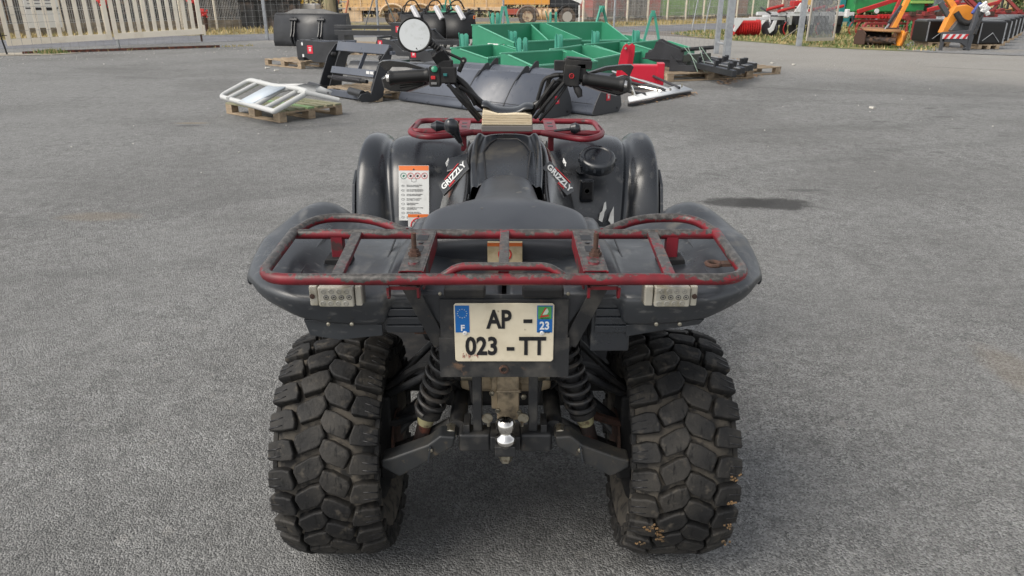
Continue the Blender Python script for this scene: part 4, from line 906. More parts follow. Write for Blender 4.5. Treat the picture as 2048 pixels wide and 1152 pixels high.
for sg, g0, g1 in ((-1, H(778, 156, .70), H(858, 150, .716)), (1, H(1248, 170, .70), H(1166, 157, .716))):
    g = MB(); pts = []; rs = []
    for k in range(21):
        t = k/20; pts.append(g0.lerp(g1, t)); rs.append(.0235 if k in (1, 19) else (.0225 if k in (0, 20) else .0200+.0006*(k % 2)))
    g.tube(pts, rs, 16); gr = g.ob('grip', mat('grip_rubber', (.016, .016, .016), .4), bar, sharp=60)
    d = (g0-g1).normalized(); MB().lathe([(.016, -.002), (.014, .008), (.006, .010), (.004, .006)], g0, d, 14).ob('bar_end', chrome, gr)
    # hand guard: lower shell and upper wing
    lo = [(762, 156), (772, 150), (800, 158), (856, 163), (853, 170), (815, 184), (781, 182), (767, 175)] if sg < 0 else [(1264, 160), (1261, 183), (1237, 192), (1200, 182), (1162, 168), (1164, 163), (1200, 163), (1250, 150), (1260, 152)]
    up_ = [(757, 127), (764, 122), (780, 121), (812, 125), (852, 137), (846, 141), (810, 134), (784, 134), (777, 143), (768, 140)] if sg < 0 else [(1268, 134), (1263, 130), (1246, 130), (1212, 134), (1176, 146), (1182, 149), (1216, 141), (1244, 141), (1252, 147), (1259, 154)]
    hg = MB()
    P0 = [Y(x, y, .735) for x, y in lo]; P1 = [p+V((sg*-.004, .055, -.006)) for p in P0]; cM = sum(P0, V())/len(P0)
    P05 = [cM+(p-cM)*.90+V((0, -.010, 0)) for p in P0]
    n0_ = len(lo); hg.add(P05+P0+P1, [tuple(range(n0_))]+[(k, (k+1) % n0_, n0_+(k+1) % n0_, n0_+k) for k in range(n0_)]+[(n0_+k, n0_+(k+1) % n0_, 2*n0_+(k+1) % n0_, 2*n0_+k) for k in range(n0_)]+[tuple(range(2*n0_, 3*n0_))])
    hg.ob('hand_guard', gloss, bar, bev=.003, seg=3)
    P0 = [Y(x, y, .765) for x, y in up_]; hg = MB(); n0_ = len(up_); P1 = [p+V((0, .016, .002)) for p in P0]
    hg.add(P0+P1, [tuple(range(n0_)), tuple(range(2*n0_-1, n0_-1, -1))]+[(k, (k+1) % n0_, n0_+(k+1) % n0_, n0_+k) for k in range(n0_)]); hg.ob('guard_wing', gloss, bar, bev=.0015)
    for q in range(3):
        a_ = Y(800 if sg < 0 else 1225, (166+q*5) if sg < 0 else (170+q*6), .722); b_ = Y(846 if sg < 0 else 1176, (165+q*2) if sg < 0 else (166+q*2), .722); MB().tube([a_, b_], .0018, 6).ob('guard_rib', dull, bar)
    # brake lever
    MB().tube(fillet([g1+V((0, .04, .004)), g1.lerp(g0, .4)+V((0, .055, .0)), g0+V((0, .05, -.012))], .04, 4), .006, 8).ob('brake_lever', dsteel, bar)
for q, cab in enumerate(([H(890, 165, .74), H(935, 168, .76), H(962, 205, .76), H(975, 230, .76)], [H(900, 172, .69), H(925, 205, .69), H(948, 225, .73)], [H(912, 175, .70), H(934, 212, .70), H(958, 240, .73)], [H(1135, 168, .70), H(1108, 208, .69), H(1080, 240, .73)], [H(1120, 158, .74), H(1098, 175, .75), H(1085, 225, .76)], [H(1128, 150, .71), H(1100, 150, .72), H(1092, 185, .72), H(1080, 215, .74)])):
    MB().tube(fillet(cab, .08, 6), .005+.0012*(q % 3), 8).ob('cable', hbm, bar)
# left switch block
c = H(872, 152, .715)
sw = MB(); sw.box(c+V((-.002, -.004, .0)), (.036, .048, .062)); sw.box(c+V((.036, -.002, .004)), (.060, .042, .050)); sw.box(c+V((.030, .005, .034)), (.050, .03, .03)); sb_ = sw.ob('switch_block', dull, bar, bev=.004)
MB().lathe([(.010, 0), (.010, .006), (.006, .008), (0, .008)], c+V((-.001, -.027, .022)), (0, -.9, .4), 16, False).ob('green_button', mat('button_green', (.01, .18, .10), .3), sb_)
MB().box(c+V((-.006, -.030, -.002)), (.014, .006, .010)).ob('red_switch', redk, sb_, bev=.001)
MB().box(c+V((-.004, -.029, -.020)), (.018, .006, .007)).ob('grey_switch', mat('switch_grey', (.2, .2, .2), .4), sb_, bev=.001)
MB().box(c+V((.032, -.025, .006)), (.012, .006, .008)).ob('teal_switch', mat('switch_teal', (.02, .16, .16), .4), sb_, bev=.001)
# boxy display above the switch block
c = H(880, 112, .72); dsp = MB(); rot = (.4, -.55, 0); dsp.box(c, (.046, .04, .040), rot); db = dsp.ob('toggle_box', dull, bar, bev=.003)
MB().box(c+V((0, -.017, .005)), (.022, .012, .020), rot).ob('toggle_recess', inkm, db)
MB().bar(c+V((.004, .01, -.01)), H(893, 142, .73), .03, .02).ob('toggle_bracket', dull, bar, bev=.003)
# right master cylinder / throttle block
c = H(1148, 150, .72); tb = MB(); tb.box(c+V((-.010, -.004, .0)), (.052, .050, .064), (0, .1, 0)); tb.box(c+V((.012, .01, .034)), (.086, .06, .026), (0, .08, 0)); tb.box(c+V((-.046, .0, .030)), (.036, .036, .030)); tb.box(c+V((.022, .0, .012)), (.030, .04, .05)); tb.tube([c+V((-.05, -.01, -.012)), c+V((-.01, -.012, -.03)), c+V((.02, -.01, -.02))], .008, 8); t_ = tb.ob('throttle_block', dull, bar, bev=.006, seg=3)
MB().box(c+V((.014, .010, .050)), (.076, .056, .006), (0, .08, 0)).ob('reservoir_lid', dsteel, t_, bev=.002)
MB().tube([c+V((-.010+.007*math.cos(k*PI/8), -.031, .0+.007*math.sin(k*PI/8))) for k in range(16)], .0012, 5, True).ob('stop_symbol', redk, t_)
MB().bar(c+V((-.016, -.031, 0)), c+V((-.004, -.031, 0)), .001, .0015, (0, 1, 0)).ob('stop_bar', redk, t_)
g = MB(); p = c+V((.004, -.012, -.030)); g.tube([p, p+V((.010, -.01, -.018)), p+V((.016, -.014, -.036))], [.009, .013, .008], 10); g.ob('thumb_throttle', dull, t_)
# mirror
mc = Y(829, 70, .70); fwd = (CAMP-mc).normalized(); mn = (fwd+V((.0, 0, .10))).normalized()
sh = MB().lathe([(.046, -.016), (.0525, -.004), (.0535, .004), (.0505, .007), (.047, .0035), (.047, .001), (.001, .001)], mc, mn, 48, False)
msh = sh.ob('mirror', dull, bar, sharp=50)
MB().lathe([(.0472, 0), (.0472, .0008)], mc+mn*.0015, mn, 48).ob('mirror_glass', mirror, msh)
sp = MB(); rnd = random.Random(2); s1, u1 = frame(mn)
for x, z, r in ((.004, -.040, .0022), (.006, -.043, .0016), (.018, -.030, .0010), (-.003, -.033, .0007), (.010, -.032, .0006), (.024, -.012, .0007), (.02, .0, .0005), (.014, -.038, .0005)):
    sp.lathe([(r, 0), (r, .0002)], mc+mn*.0024+s1*x*(1 if s1.x > 0 else -1)+u1*z*(1 if u1.z > 0 else -1), mn, 6)
sp.ob('mirror_spot', dull, msh)
a = Y(858, 84, .71); b = Y(878, 98, .715); c2 = Y(927, 121, .72); d2 = Y(918, 143, .725)
bt = MB(); N = 9; bt.tube([a.lerp(b, k/(N-1)) for k in range(N)], [.007+.004*(k % 2)+.001*(N-k)*.3 for k in range(N)], 12); bt.ob('rubber_boot', dull, bar)
st2 = MB(); st2.tube([b, c2], .0048, 8); st2.lathe([(.010, -.012), (.010, .012)], c2, (0, 1, 0), 14); st2.tube([c2, d2], .0075, 8); st2.ob('mirror_stem', dull, bar)
MB().lathe([(.0045, 0), (.0035, .003)], c2+V((0, -.012, 0)), (0, -1, 0), 6).ob('stem_bolt', chrome, bar)
# handlebar pad with torn yellow foam
a = Y(1014, 240, .70); pd = MB()
pr = [(-.082, -.016), (.082, -.016), (.082, .014), (.060, .022), (.030, .024), (0, .022), (-.030, .022), (-.060, .030), (-.078, .034)]
pd.prism(pr, (a.x, .69, a.z+.0), (1, 0, 0), (0, 0, 1), (0, .06, .0)); pdo = pd.ob('handlebar_foam', foam, bar, bev=.003)
for k in range(6):
    z = -.010+k*.0055; w_ = .0815
    MB().box((a.x, .6895, a.z+z), (w_*2, .0016, .0007), (0, .01*(k % 3-1), 0)).ob('foam_layer', mat('foam_line', (.50, .40, .26), .9), pdo)
MB().prism([(-.083, -.036), (.083, -.036), (.084, -.017), (-.084, -.017)], (a.x, .688, a.z), (1, 0, 0), (0, 0, 1), (0, .065, 0)).ob('pad_base', greyf, bar, bev=.003)
cv = MB(); rows = []
for x, z in ((-.085, .052), (-.060, .055), (-.045, .034), (0, .030), (.040, .032), (.055, .048), (.088, .044)): rows.append([(a.x+x, .700, a.z+z-.012), (a.x+x, .705, a.z+z), (a.x+x, .75, a.z+z+.008), (a.x+x, .80, a.z+z-.01)])
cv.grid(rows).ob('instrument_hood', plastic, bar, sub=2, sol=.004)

# ---- undercarriage ----------------------------------------------
gb = MB(); gy = -.10
a = Y(1011, 760, gy)
g = MB(); gz = .530
g.lathe([(.050, -.055), (.060, -.04), (.060, .02), (.048, .045), (.040, .07)], (-.002, .06, gz), (0, -1, 0), 24)
g.lathe([(.052, -.115), (.060, -.09), (.060, .09), (.052, .115)], (0, -.02, gz), (1, 0, 0), 22)
g.bb((-.036, -.10, gz-.075), (.030, .0, gz+.06)); g.bb((-.022, -.112, gz-.10), (.034, -.05, gz+.05)); g.bb((-.024, -.116, gz-.02), (.040, -.05, gz-.012))
gbx = g.ob('gearbox', alu, Q, bev=.006, seg=3)
for x, z in ((-.034, .03), (-.034, -.02), (.045, .03), (.045, -.03), (-.020, -.07), (.035, -.075)): MB().lathe([(.007, 0), (.007, .006), (.004, .007)], (x, -.112, gz+z), (0, -1, 0), 6).ob('bolt', zinc, gbx)
for sg in (-1, 1):
    b = MB(); N = 12; b.tube([(sg*(.10+.075*k/(N-1)), -.02, gz-.004*k) for k in range(N)], [(.050 if k % 2 else .040)-.0016*k for k in range(N)], 16); b.ob('drive_boot', dull, Q, sharp=60)
    MB().tube([(sg*.16, -.02, gz-.04), (sg*.33, 0, .33)], .013, 10).ob('drive_shaft', dsteel, Q)
    # frame uprights beside the gearbox
    MB().bar((sg*.066, -.19, .68), (sg*.066, -.19, .455), .022, .022, (0, 1, 0)).ob('frame_upright', dsteel, Q, bev=.003)
    # cushioned lower rail ends either side of the ball
    MB().bb((sg*.035, -.215, .405), (sg*.112, -.165, .455)).ob('lower_rail', dsteel, Q, bev=.008, seg=3)
    for x, z in ((.133, .445), (.066, .66), (.130, .640)):
        MB().lathe([(.015, -.03), (.015, 0), (.010, .002), (.010, .008), (.004, .009)], (sg*x, -.20, z), (0, -1, 0), 8).ob('pivot_bolt', zinc, Q)
    MB().tube([(sg*.118, -.17, .445), (sg*.118, -.10, .445), (sg*.118, .16, .445)], .022, 12).ob('pivot_tube', dsteel, Q)
    # lower and upper wishbones
    for i, (p, q, r_) in enumerate((((.13, -.14, .445), (.33, -.02, .27), .014), ((.13, .15, .445), (.33, .03, .27), .014), ((.14, -.12, .60), (.33, -.01, .44), .010), ((.14, .12, .60), (.33, .02, .44), .010))):
        MB().tube(fillet([(sg*p[0], p[1], p[2]), (sg*(p[0]*.45+q[0]*.55), p[1]*.6, (p[2]+q[2])/2-.01), (sg*q[0], q[1], q[2])], .06, 4), r_, 10).ob('wishbone', dsteel, Q)
    MB().bb((sg*.30, -.05, .20), (sg*.345, .06, .46)).ob('wheel_hub', dull, Q, bev=.01)
    MB().lathe([(.085, 0), (.085, .006), (.04, .008)], (sg*.295, 0, .30), (sg, 0, 0), 28).ob('brake_disc', rust, Q)
    # arm guard (grey plastic plate)
    A = Y(1010+sg*105, 872, -.20); B = Y(1010+sg*245, 930, -.20)
    gpts = [(sg*.118, .455), (sg*.155, .458), (sg*.185, .432), (sg*.275, .395), (sg*.300, .388), (sg*.300, .368), (sg*.258, .340), (sg*.215, .365), (sg*.165, .400), (sg*.125, .425)]
    gd = MB(); gd.prism(gpts, (0, -.225, 0), (1, 0, 0), (0, 0, 1), (0, .05, -.0)); gdo = gd.ob('arm_guard', mat('guard_grey', (.024, .026, .028), .5, layers=[((.05, .047, .042), 14, .45, .7), ((.10, .08, .055), 40, .6, .72)], rvar=.1), Q, bev=.006, seg=3)
    gr = MB(); gr.bar((sg*.178, -.228, .432), (sg*.186, -.228, .386), .004, .006, (0, 1, 0)); gr.ob('guard_rib', plastic2, gdo)
    MB().lathe([(.006, 0), (.005, .003), (.003, .004)], (sg*.178, -.227, .420), (0, -1, 0), 8).ob('guard_screw', zinc, gdo)
    # shock absorber with coil spring
    T = V((sg*.120, -.15, .700)); Bm = V((sg*.212, -.12, .400)); ax = (Bm-T); Ln = ax.length; ax.normalize()
    sa = MB(); sa.tube([T, T+ax*Ln*.80], .020, 14); sa.tube([T+ax*Ln*.75, T+ax*Ln*.80], .034, 16); sa.tube([T+ax*Ln*.06, T+ax*Ln*.10], .030, 16); sh_ = sa.ob('shock_absorber', dull, Q)
    MB().tube([T+ax*Ln*.80, T+ax*Ln*.90], [.026, .020], 14).ob('shock_collar', mat('pale_yellow_metal', (.38, .35, .20), .5, layers=[((.14, .10, .06), 50, .48, .62)]), sh_)
    MB().tube([T+ax*Ln*.90, T+ax*Ln*1.14], [.019, .016], 12).ob('shock_rod', mat('rusty_black', (.03, .02, .018), .6, layers=[((.16, .05, .03), 30, .5, .62)]), sh_)
    s1, u1 = frame(ax); cp = []; turns = 7.5; n_ = 120
    for k in range(n_):
        t = k/(n_-1); an = t*turns*2*PI; cp.append(T+ax*Ln*(.10+.66*t)+(s1*math.cos(an)+u1*math.sin(an))*.0335)
    MB().tube(cp, .0058, 8).ob('coil_spring', mat('spring_black', (.025, .025, .026), .5, layers=[((.07, .06, .05), 40, .5, .7)]), sh_)
    MB().tube([(sg*.14, .10, .50), (sg*.25, .02, .36)], .010, 8).ob('brake_line', rust, Q)
for sg in (-1, 1):
    MB().tube(fillet([(sg*.10, -.16, .66), (sg*.15, -.13, .60), (sg*.22, -.06, .56), (sg*.31, -.02, .47)], .06, 5), .010, 8).ob('breather_hose', dull, Q)
    MB().tube([(sg*.075, -.15, .60), (sg*.105, -.15, .60)], .030, 18).ob('boot_clamp', zinc, Q)
    b = MB(); b.tube([(sg*(.105+.010*k), -.13+.004*k, .595-.006*k) for k in range(9)], [.034 if k % 2 else .026 for k in range(9)], 14); b.ob('drive_boot', dull, Q, sharp=60)
    MB().tube([(sg*.02, -.14, .64), (sg*.062, -.15, .625), (sg*.085, -.14, .56), (sg*.078, -.14, .50)], .006, 8).ob('wire_loom', dull, Q)
    MB().lathe([(.013, 0), (.013, .010), (.008, .012)], (sg*.052, -.165, .615), (0, -1, 0), 6).ob('bolt', zinc, Q)
    MB().bb((sg*.085, -.205, .425), (sg*.100, -.150, .475)).ob('pivot_bracket', dsteel, Q, bev=.002)
    MB().tube([(sg*.20, -.06, .42), (sg*.33, -.03, .36)], .012, 8).ob('tie_rod', rust if sg > 0 else dsteel, Q)
MB().tube(fillet([(-.05, -.13, .66), (-.02, -.15, .63), (.03, -.15, .64), (.07, -.13, .66)], .03, 4), .005, 8).ob('vent_hose', dull, Q)
# heat shield plates high behind the panel
MB().bb((-.22, .02, .58), (-.12, .24, .76)).ob('silencer', dull, Q, bev=.02)
MB().bb((.12, .02, .60), (.22, .24, .76)).ob('storage_bin', dull, Q, bev=.01)
MB().box((-.178, -.28, .765), (.03, .01, .022)).ob('rusty_tab', rust, Q, bev=.002)
# rails and ball hitch
MB().bb((-.036, -.225, .418), (.036, -.16, .455)).ob('hitch_rail', dsteel, Q, bev=.004)
MB().bb((-.11, -.20, .655), (.11, -.17, .685)).ob('upper_rail', dull, Q, bev=.004)
MB().bb((-.024, -.262, .425), (.024, -.19, .434)).ob('hitch_tongue', dsteel, Q, bev=.002)
MB().bb((-.024, -.262, .432), (.024, -.225, .452)).ob('hitch_spacer', dsteel, Q, bev=.002)
hx, hy, hz = .001, -.245, .455
bl = MB(); bl.lathe([(.014, -.030), (.014, -.018), (.019, -.018), (.019, -.008), (.0185, -.008)], (hx, hy, hz-.022), (0, 0, 1), 6, False)
bl.ob('hitch_nut', zinc, Q)
pf = [(.012, -.02), (.021, 0), (.0245, .004), (.0255, .010), (.022, .016), (.0155, .020), (.013, .026)]
R0 = .0235; zc = .026+.0195
for k in range(13):
    th = R(-56+k*146/12); pf.append((max(.0004, R0*math.cos(th)), zc+R0*math.sin(th)))
MB().lathe(pf, (hx, hy, hz), (0, 0, 1), 36, False).ob('tow_ball', chrome, Q, sharp=50)
for sg in (-1, 1):
    k_ = MB(); k_.tube([(sg*.040, -.20, .470), (sg*.040, -.20, .492)], .004, 8); k_.lathe([(.013, -.002), (.013, .002)], (sg*.043, -.205, .495), (0, -1, 0), 12); k_.ob('drain_clip', zinc, Q)
# ================================================================ IMPLEMENTS IN THE YARD
bp = mat('black_powder_coat', (.024, .025, .028), .38, layers=[((.045, .047, .052), 2, .4, .7)], rvar=.08)
slate = mat('slate_blue_steel', (.075, .085, .108), .34, layers=[((.10, .11, .135), 1.2, .4, .7), ((.10, .10, .11), 12, .62, .74, (1, 1, .2))], rvar=.1)
slate2 = mat('slate_side_plate', (.045, .047, .052), .45)
gbm = mat('green_box_paint', (.035, .23, .13), .42, layers=[((.05, .27, .16), 1.5, .4, .7)], rvar=.08)
wood = mat('pallet_wood', (.34, .26, .175), .9, layers=[((.22, .17, .12), 4, .4, .65, (1, 6, 6)), ((.45, .35, .24), 9, .5, .7)], bump=(30, .6, .004))
woodg = mat('greened_wood', (.24, .23, .15), .9, layers=[((.16, .17, .10), 5, .4, .65)])
def pallet(loc, rz, label, L_=1.2, W_=.8, boards=7, gm=None, grp='wooden pallets in the yard', green=()):
    t = thing('pallet', label, 'pallet', loc, rz, grp)
    for k in range(3):
        y = (k-1)*(W_/2-.05)
        MB().box((0, y, .011), (L_, .10, .022)).ob('bottom_board', wood, t)
        for j in range(3): MB().box(((j-1)*(L_/2-.07), y, .062), (.145 if j != 1 else .145, .10, .078)).ob('block', wood, t, bev=.003)
    for j in range(3): MB().box(((j-1)*(L_/2-.07), 0, .112), (.145, W_, .020)).ob('stringer_board', wood, t)
    # deck boards run along the length
    for k in range(boards):
        y = -W_/2+.05+k*(W_-.1)/(boards-1); MB().box((0, y, .134), (L_, min(.1, W_/boards*.72), .021), (0, 0, (k % 3-1)*.006)).ob('deck_board', mat('moss_green_board', (.22, .34, .16), .9) if k in green else (gm or wood), t)
    return t
def redlabel(parent, o_, u, v, s_=.09):
    u = V(u).normalized(); v = V(v).normalized(); n_ = u.cross(v)
    lb = MB().prism([(-s_*.42, -s_*.5), (s_*.42, -s_*.5), (s_*.42, s_*.5), (-s_*.42, s_*.5)], V(o_), u, v, n_*.004).ob('red_label', mat('label_red', (.60, .02, .045), .4), parent)
    text('M', 'lettering', white, parent, V(o_)+n_*.006-v*s_*.08, u, v, s_*.55, .8, .002, .0005); MB().prism([(-s_*.22, s_*.2), (s_*.22, s_*.2), (s_*.22, s_*.28), (-s_*.22, s_*.28)], V(o_)+n_*.0045, u, v, n_*.001).ob('label_stripe', white, parent)

# white bale fork lying on the near pallet
c = V((-3.25, 8.22, 0)); a1 = math.atan2(-1.0, 1.0)
pallet((-3.02, 8.05, 0), R(-40), 'weathered pallet under the white tubular guard at the left', 1.25, .95, 7, woodg, green=(3,))
gw = thing('tubular_guard', 'white tubular guard frame with three bars lying on a pallet', 'guard frame', (-3.02, 8.05, .16), 0)
wtm = mat('white_grey_paint', (.50, .51, .50), .4, layers=[((.5, .5, .5), 3, .45, .7)])
def Pz(px, py, z): q = Z(px, py, z); return (q.x+3.02, q.y-8.05, q.z-.16)
zz = [Pz(438, 193, .30), Pz(497, 159, .42), Pz(600, 172, .42), Pz(0, 0, .42)]
fp = fillet([Pz(438, 192, .27), Pz(500, 160, .42), Pz(530, 166, .42), Pz(565, 176, .40), Pz(604, 184, .36), Pz(548, 221, .22), Pz(436, 192, .25)], .09, 6)
fp = fillet([Pz(545, 222, .22), Pz(440, 193, .26), Pz(500, 160, .43), Pz(548, 172, .42), Pz(590, 176, .42), Pz(618, 184, .40), Pz(548, 223, .22)], .10, 6, True)
MB().tube(fp, .032, 12, True).ob('outer_tube', wtm, gw)
MB().tube([Pz(455, 198, .26), Pz(522, 163, .43)], .028, 10).ob('cross_bar', wtm, gw)
MB().tube([Pz(508, 213, .23), Pz(560, 181, .38), Pz(590, 175, .42)], .028, 10).ob('cross_bar', wtm, gw)
MB().tube([Pz(530, 217, .22), Pz(594, 183, .38), Pz(612, 185, .40), Pz(678, 200, .30)], .028, 10).ob('cross_bar', wtm, gw)
MB().grid([[Pz(478, 204, .25), Pz(504, 209, .25)], [Pz(543, 169, .43), Pz(572, 175, .42)]]).ob('centre_plate', mat('plate_pale_blue', (.50, .56, .62), .35), gw, sol=.012)
w_ = MB(); pl_ = [(540, 168, .42), (610, 167, .44), (640, 172, .40), (664, 182, .33), (660, 190, .29), (615, 185, .33), (570, 176, .38)]
w_.add([Pz(*q) for q in pl_], [tuple(range(len(pl_)))]); w_.ob('side_arm_plate', wtm, gw, sol=.02)
MB().lathe([(.016, 0), (.016, .004)], Pz(656, 186, .335), (-.1, -.6, .8), 12).ob('pin_hole', inkm, gw)

# big black bucket
def bucket(name, loc, rz, L_, prof, m, ms, label, cat='bucket', grp=None, ears=(), hooks=()):
    t = thing(name, label, cat, loc, rz, grp)
    a = [(0, p[0], p[1]) for p in prof]; b = [(L_, p[0], p[1]) for p in prof]
    MB().grid([a, b]).ob('shell', m, t, sol=.012, sharp=20, off=-1)
    for x in (-.012, L_): MB().prism([(p[0], p[1]) for p in prof], (x, 0, 0), (0, 1, 0), (0, 0, 1), (.012, 0, 0)).ob('side_plate', ms, t, bev=.003)
    return t
p0, p1 = V((-7.75, 23.0, 0)), V((-4.85, 22.3, 0)); d = p1-p0
prof = [(.62, .04), (.03, .0), (.0, .16), (.04, .42), (.10, .66), (.20, .92), (.34, 1.00)]
bk = bucket('loader_bucket', p0, math.atan2(d.y, d.x), 2.55, prof, bp, bp, 'large black loader bucket seen from behind at the back left of the yard')
MB().prism([(.25, .0), (.65, .16), (1.7, .16), (2.35, .0)], (.0, .27, .97), (1, 0, 0), (0, .35, .94), (0, .02, .006)).ob('spill_guard', bp, bk)
MB().bar((0, .27, .97), (2.55, .27, .97), .05, .05).ob('top_rail', bp, bk, bev=.01)
for x in (.66, 1.62):
    MB().prism([(-.02, .06), (-.10, .30), (-.02, .42), (.14, .86), (.20, .88), (.16, .40), (.10, .06)], (x, -.03, 0), (0, 1, 0), (0, 0, 1), (.03, 0, 0)).ob('hook_plate', bp, bk, bev=.003)
    MB().prism([(-.02, .06), (-.10, .30), (-.02, .42), (.14, .86), (.20, .88), (.16, .40), (.10, .06)], (x+.10, -.03, 0), (0, 1, 0), (0, 0, 1), (.03, 0, 0)).ob('hook_plate', bp, bk, bev=.003)
    MB().lathe([(.05, -.05), (.05, .2)], (x, .10, .80), (1, 0, 0), 14).ob('hook_eye', bp, bk)
MB().bar((0, -.0, .20), (2.55, -.0, .20), .01, .015).ob('wear_strip', slate, bk)

# dark boxed arm on a pallet behind the hitch frame
pallet((-4.75, 15.6, 0), R(-42), 'pale pallet carrying the short black arm with a red label', 1.5, 1.2, 6)
ar = thing('boxed_implement', 'short black boxed arm with a red label lying on a pale pallet', 'loader arm', (-4.35, 14.6, .15), R(-24))
MB().prism([(0, .05), (.0, .40), (.12, .46), (.75, .42), (1.3, .46), (1.3, .25), (.80, .0), (.45, .0), (.2, .10)], (-.35, -.02, 0), (1, 0, 0), (0, 0, 1), (0, .04, 0)).ob('side_plate', bp, ar, bev=.004)
MB().prism([(0, .05), (.0, .40), (.12, .46), (.75, .42), (1.3, .46), (1.3, .25), (.80, .0), (.45, .0), (.2, .10)], (-.35, .35, 0), (1, 0, 0), (0, 0, 1), (0, .04, 0)).ob('side_plate', bp, ar, bev=.004)
MB().bar((-.2, .0, .42), (1.0, .3, .44), .06, .03).ob('top_brace', slate, ar); MB().bb((-.34, -.0, .02), (-.2, .38, .44)).ob('end_box', bp, ar, bev=.01)
redlabel(ar, (.02, -.024, .26), (1, 0, 0), (0, 0, 1), .17)
for z in (.10, .34): MB().bb((-.20, -.028, z), (-.16, -.02, z+.06)).ob('reflector', white, ar)

# quick hitch frame leaning on a pallet
pallet((-2.15, 9.95, 0), R(-40), 'pallet beneath the slate grey quick hitch frame', 1.2, .9, 6)
qh = thing('quick_hitch_frame', 'slate grey quick hitch frame tilted back on a pallet left of the long buckets', 'hitch frame', (-3.05, 10.15, .02), math.atan2(-1.18, 1.22))
LW = 1.42; hs = 1.0
def QP(x, s_, z): return (x, s_*.55+z*.30, z)
plate_p = [(-.16, .00), (-.22, .07), (-.16, .13), (-.02, .14), (.0, .10), (.08, .30), (.22, .62), (.38, .80), (.46, .80), (.40, .60), (.28, .30), (.22, .06), (.12, .0)]
for x in (0, .14, LW-.18, LW-.02):
    off_ = -.04 if x in (0, LW-.02) else .06
    MB().prism([(p[0]+off_, p[1]*.92) for p in plate_p], (x, 0, 0), (0, 1, 0), (0, 0, 1), (.02, 0, 0)).ob('side_plate', bp, qh, bev=.003)
MB().bar((.05, .36, .70), (LW-.03, .36, .70), .05, .15, (0, .4, 1)).ob('top_beam', slate, qh, bev=.01)
MB().bar((.05, .38, .66), (LW+.05, .38, .66), .07, .05).ob('top_rib', slate, qh, bev=.005)
MB().bar((.14, .16, .36), (LW-.14, .16, .36), .05, .11, (0, .4, 1)).ob('middle_beam', slate, qh, bev=.008)
MB().bar((LW*.58, .20, .40), (LW*.58, .35, .66), .06, .02, (1, 0, 0)).ob('middle_rib', slate, qh, bev=.003)
MB().bar((.28, -.02, .045), (LW-.05, -.02, .045), .05, .10).ob('bottom_beam', slate, qh, bev=.008)
MB().tube([(.20, .05, .26), (LW-.2, .05, .26)], .028, 12).ob('lock_rod', dull, qh)
sp = MB(); 
for k in range(90):
    t = k/89; sp.v
MB().tube([(.32+.75*k/160, .05+.036*math.cos(k*.9), .26+.036*math.sin(k*.9)) for k in range(161)], .006, 5).ob('lock_spring', mat('spring_grey', (.10, .10, .11), .4, .3), qh)
for x in (-.02, LW-.32): MB().tube([(x-.12, -.10, .12), (x+.20, -.10, .10)], .055, 14).ob('hook_tube', bp, qh)
MB().bb((LW-.32, .128, .36), (LW-.24, .145, .40)).ob('paper_tag', white, qh); MB().bb((LW-.22, .128, .36), (LW-.14, .145, .40)).ob('paper_tag', white, qh)
for x in (.04, LW-.12): MB().lathe([(.035, 0), (.035, .05), (.02, .07)], (x, .30, .58), (0, -1, .2), 12).ob('pivot_pin', dsteel, qh)

# two long slate buckets
u = V((-.74, .67, 0)).normalized(); 
bprof = [(.06, .0), (.0, .015), (.0, .05), (.06, .16), (.17, .31), (.27, .42), (.35, .49), (.42, .51), (.48, .495), (.515, .45), (.52, .41)]
fullp = bprof + [(.62, .22), (.66, .08), (.60, .0)]
def longbucket(P0, label):
    t = thing('long_bucket', label, 'bucket', P0, math.atan2(-u.y, -u.x), 'two long slate loader buckets')   # local x runs towards the viewer's right, local y away
    L2 = 2.75; a = [(-L2, p[0], p[1]) for p in bprof]; b = [(0, p[0], p[1]) for p in bprof]
    MB().grid([a, b]).ob('shell', slate, t, sharp=60, sol=.012, off=1)
    MB().bb((-L2, .10, .0), (0, .60, .012)).ob('floor_plate', slate, t)
    for x in (-L2-.012, .0): MB().prism(fullp, (x, 0, 0), (0, 1, 0), (0, 0, 1), (.014, 0, 0)).ob('side_plate', slate2, t, bev=.003)
    for x in (-.62, -1.35, -2.15): MB().prism([(.20, .40), (.36, .475), (.50, .475), (.50, .585), (.46, .60), (.42, .585)], (x, 0, 0), (0, 1, 0), (0, 0, 1), (.014, 0, 0)).ob('ear_plate', bp, t, bev=.002)
    for x in (-.65, -1.40): MB().grid([[(x, p[0]-.006, p[1]+.006) for p in bprof[1:9]], [(x+.012, p[0]-.006, p[1]+.006) for p in bprof[1:9]]]).ob('weld_seam', bp, t, sol=.003)
    MB().bb((-L2, -.006, .15), (0, .004, .157)).ob('edge_seam', bp, t)
    redlabel(t, (.0155, .33, .22), (0, 1, 0), (0, 0, 1), .10)
    MB().lathe([(.016, 0), (.016, .004)], (.015, .55, .05), (1, 0, 0), 12).ob('plate_hole', inkm, t)
    return t
longbucket(V((.36, 7.50, .0)), 'nearer of the two long slate buckets behind the handlebar')
longbucket(V((1.06, 7.84, .0)), 'further long slate bucket, its end plate showing right of the nearer one')

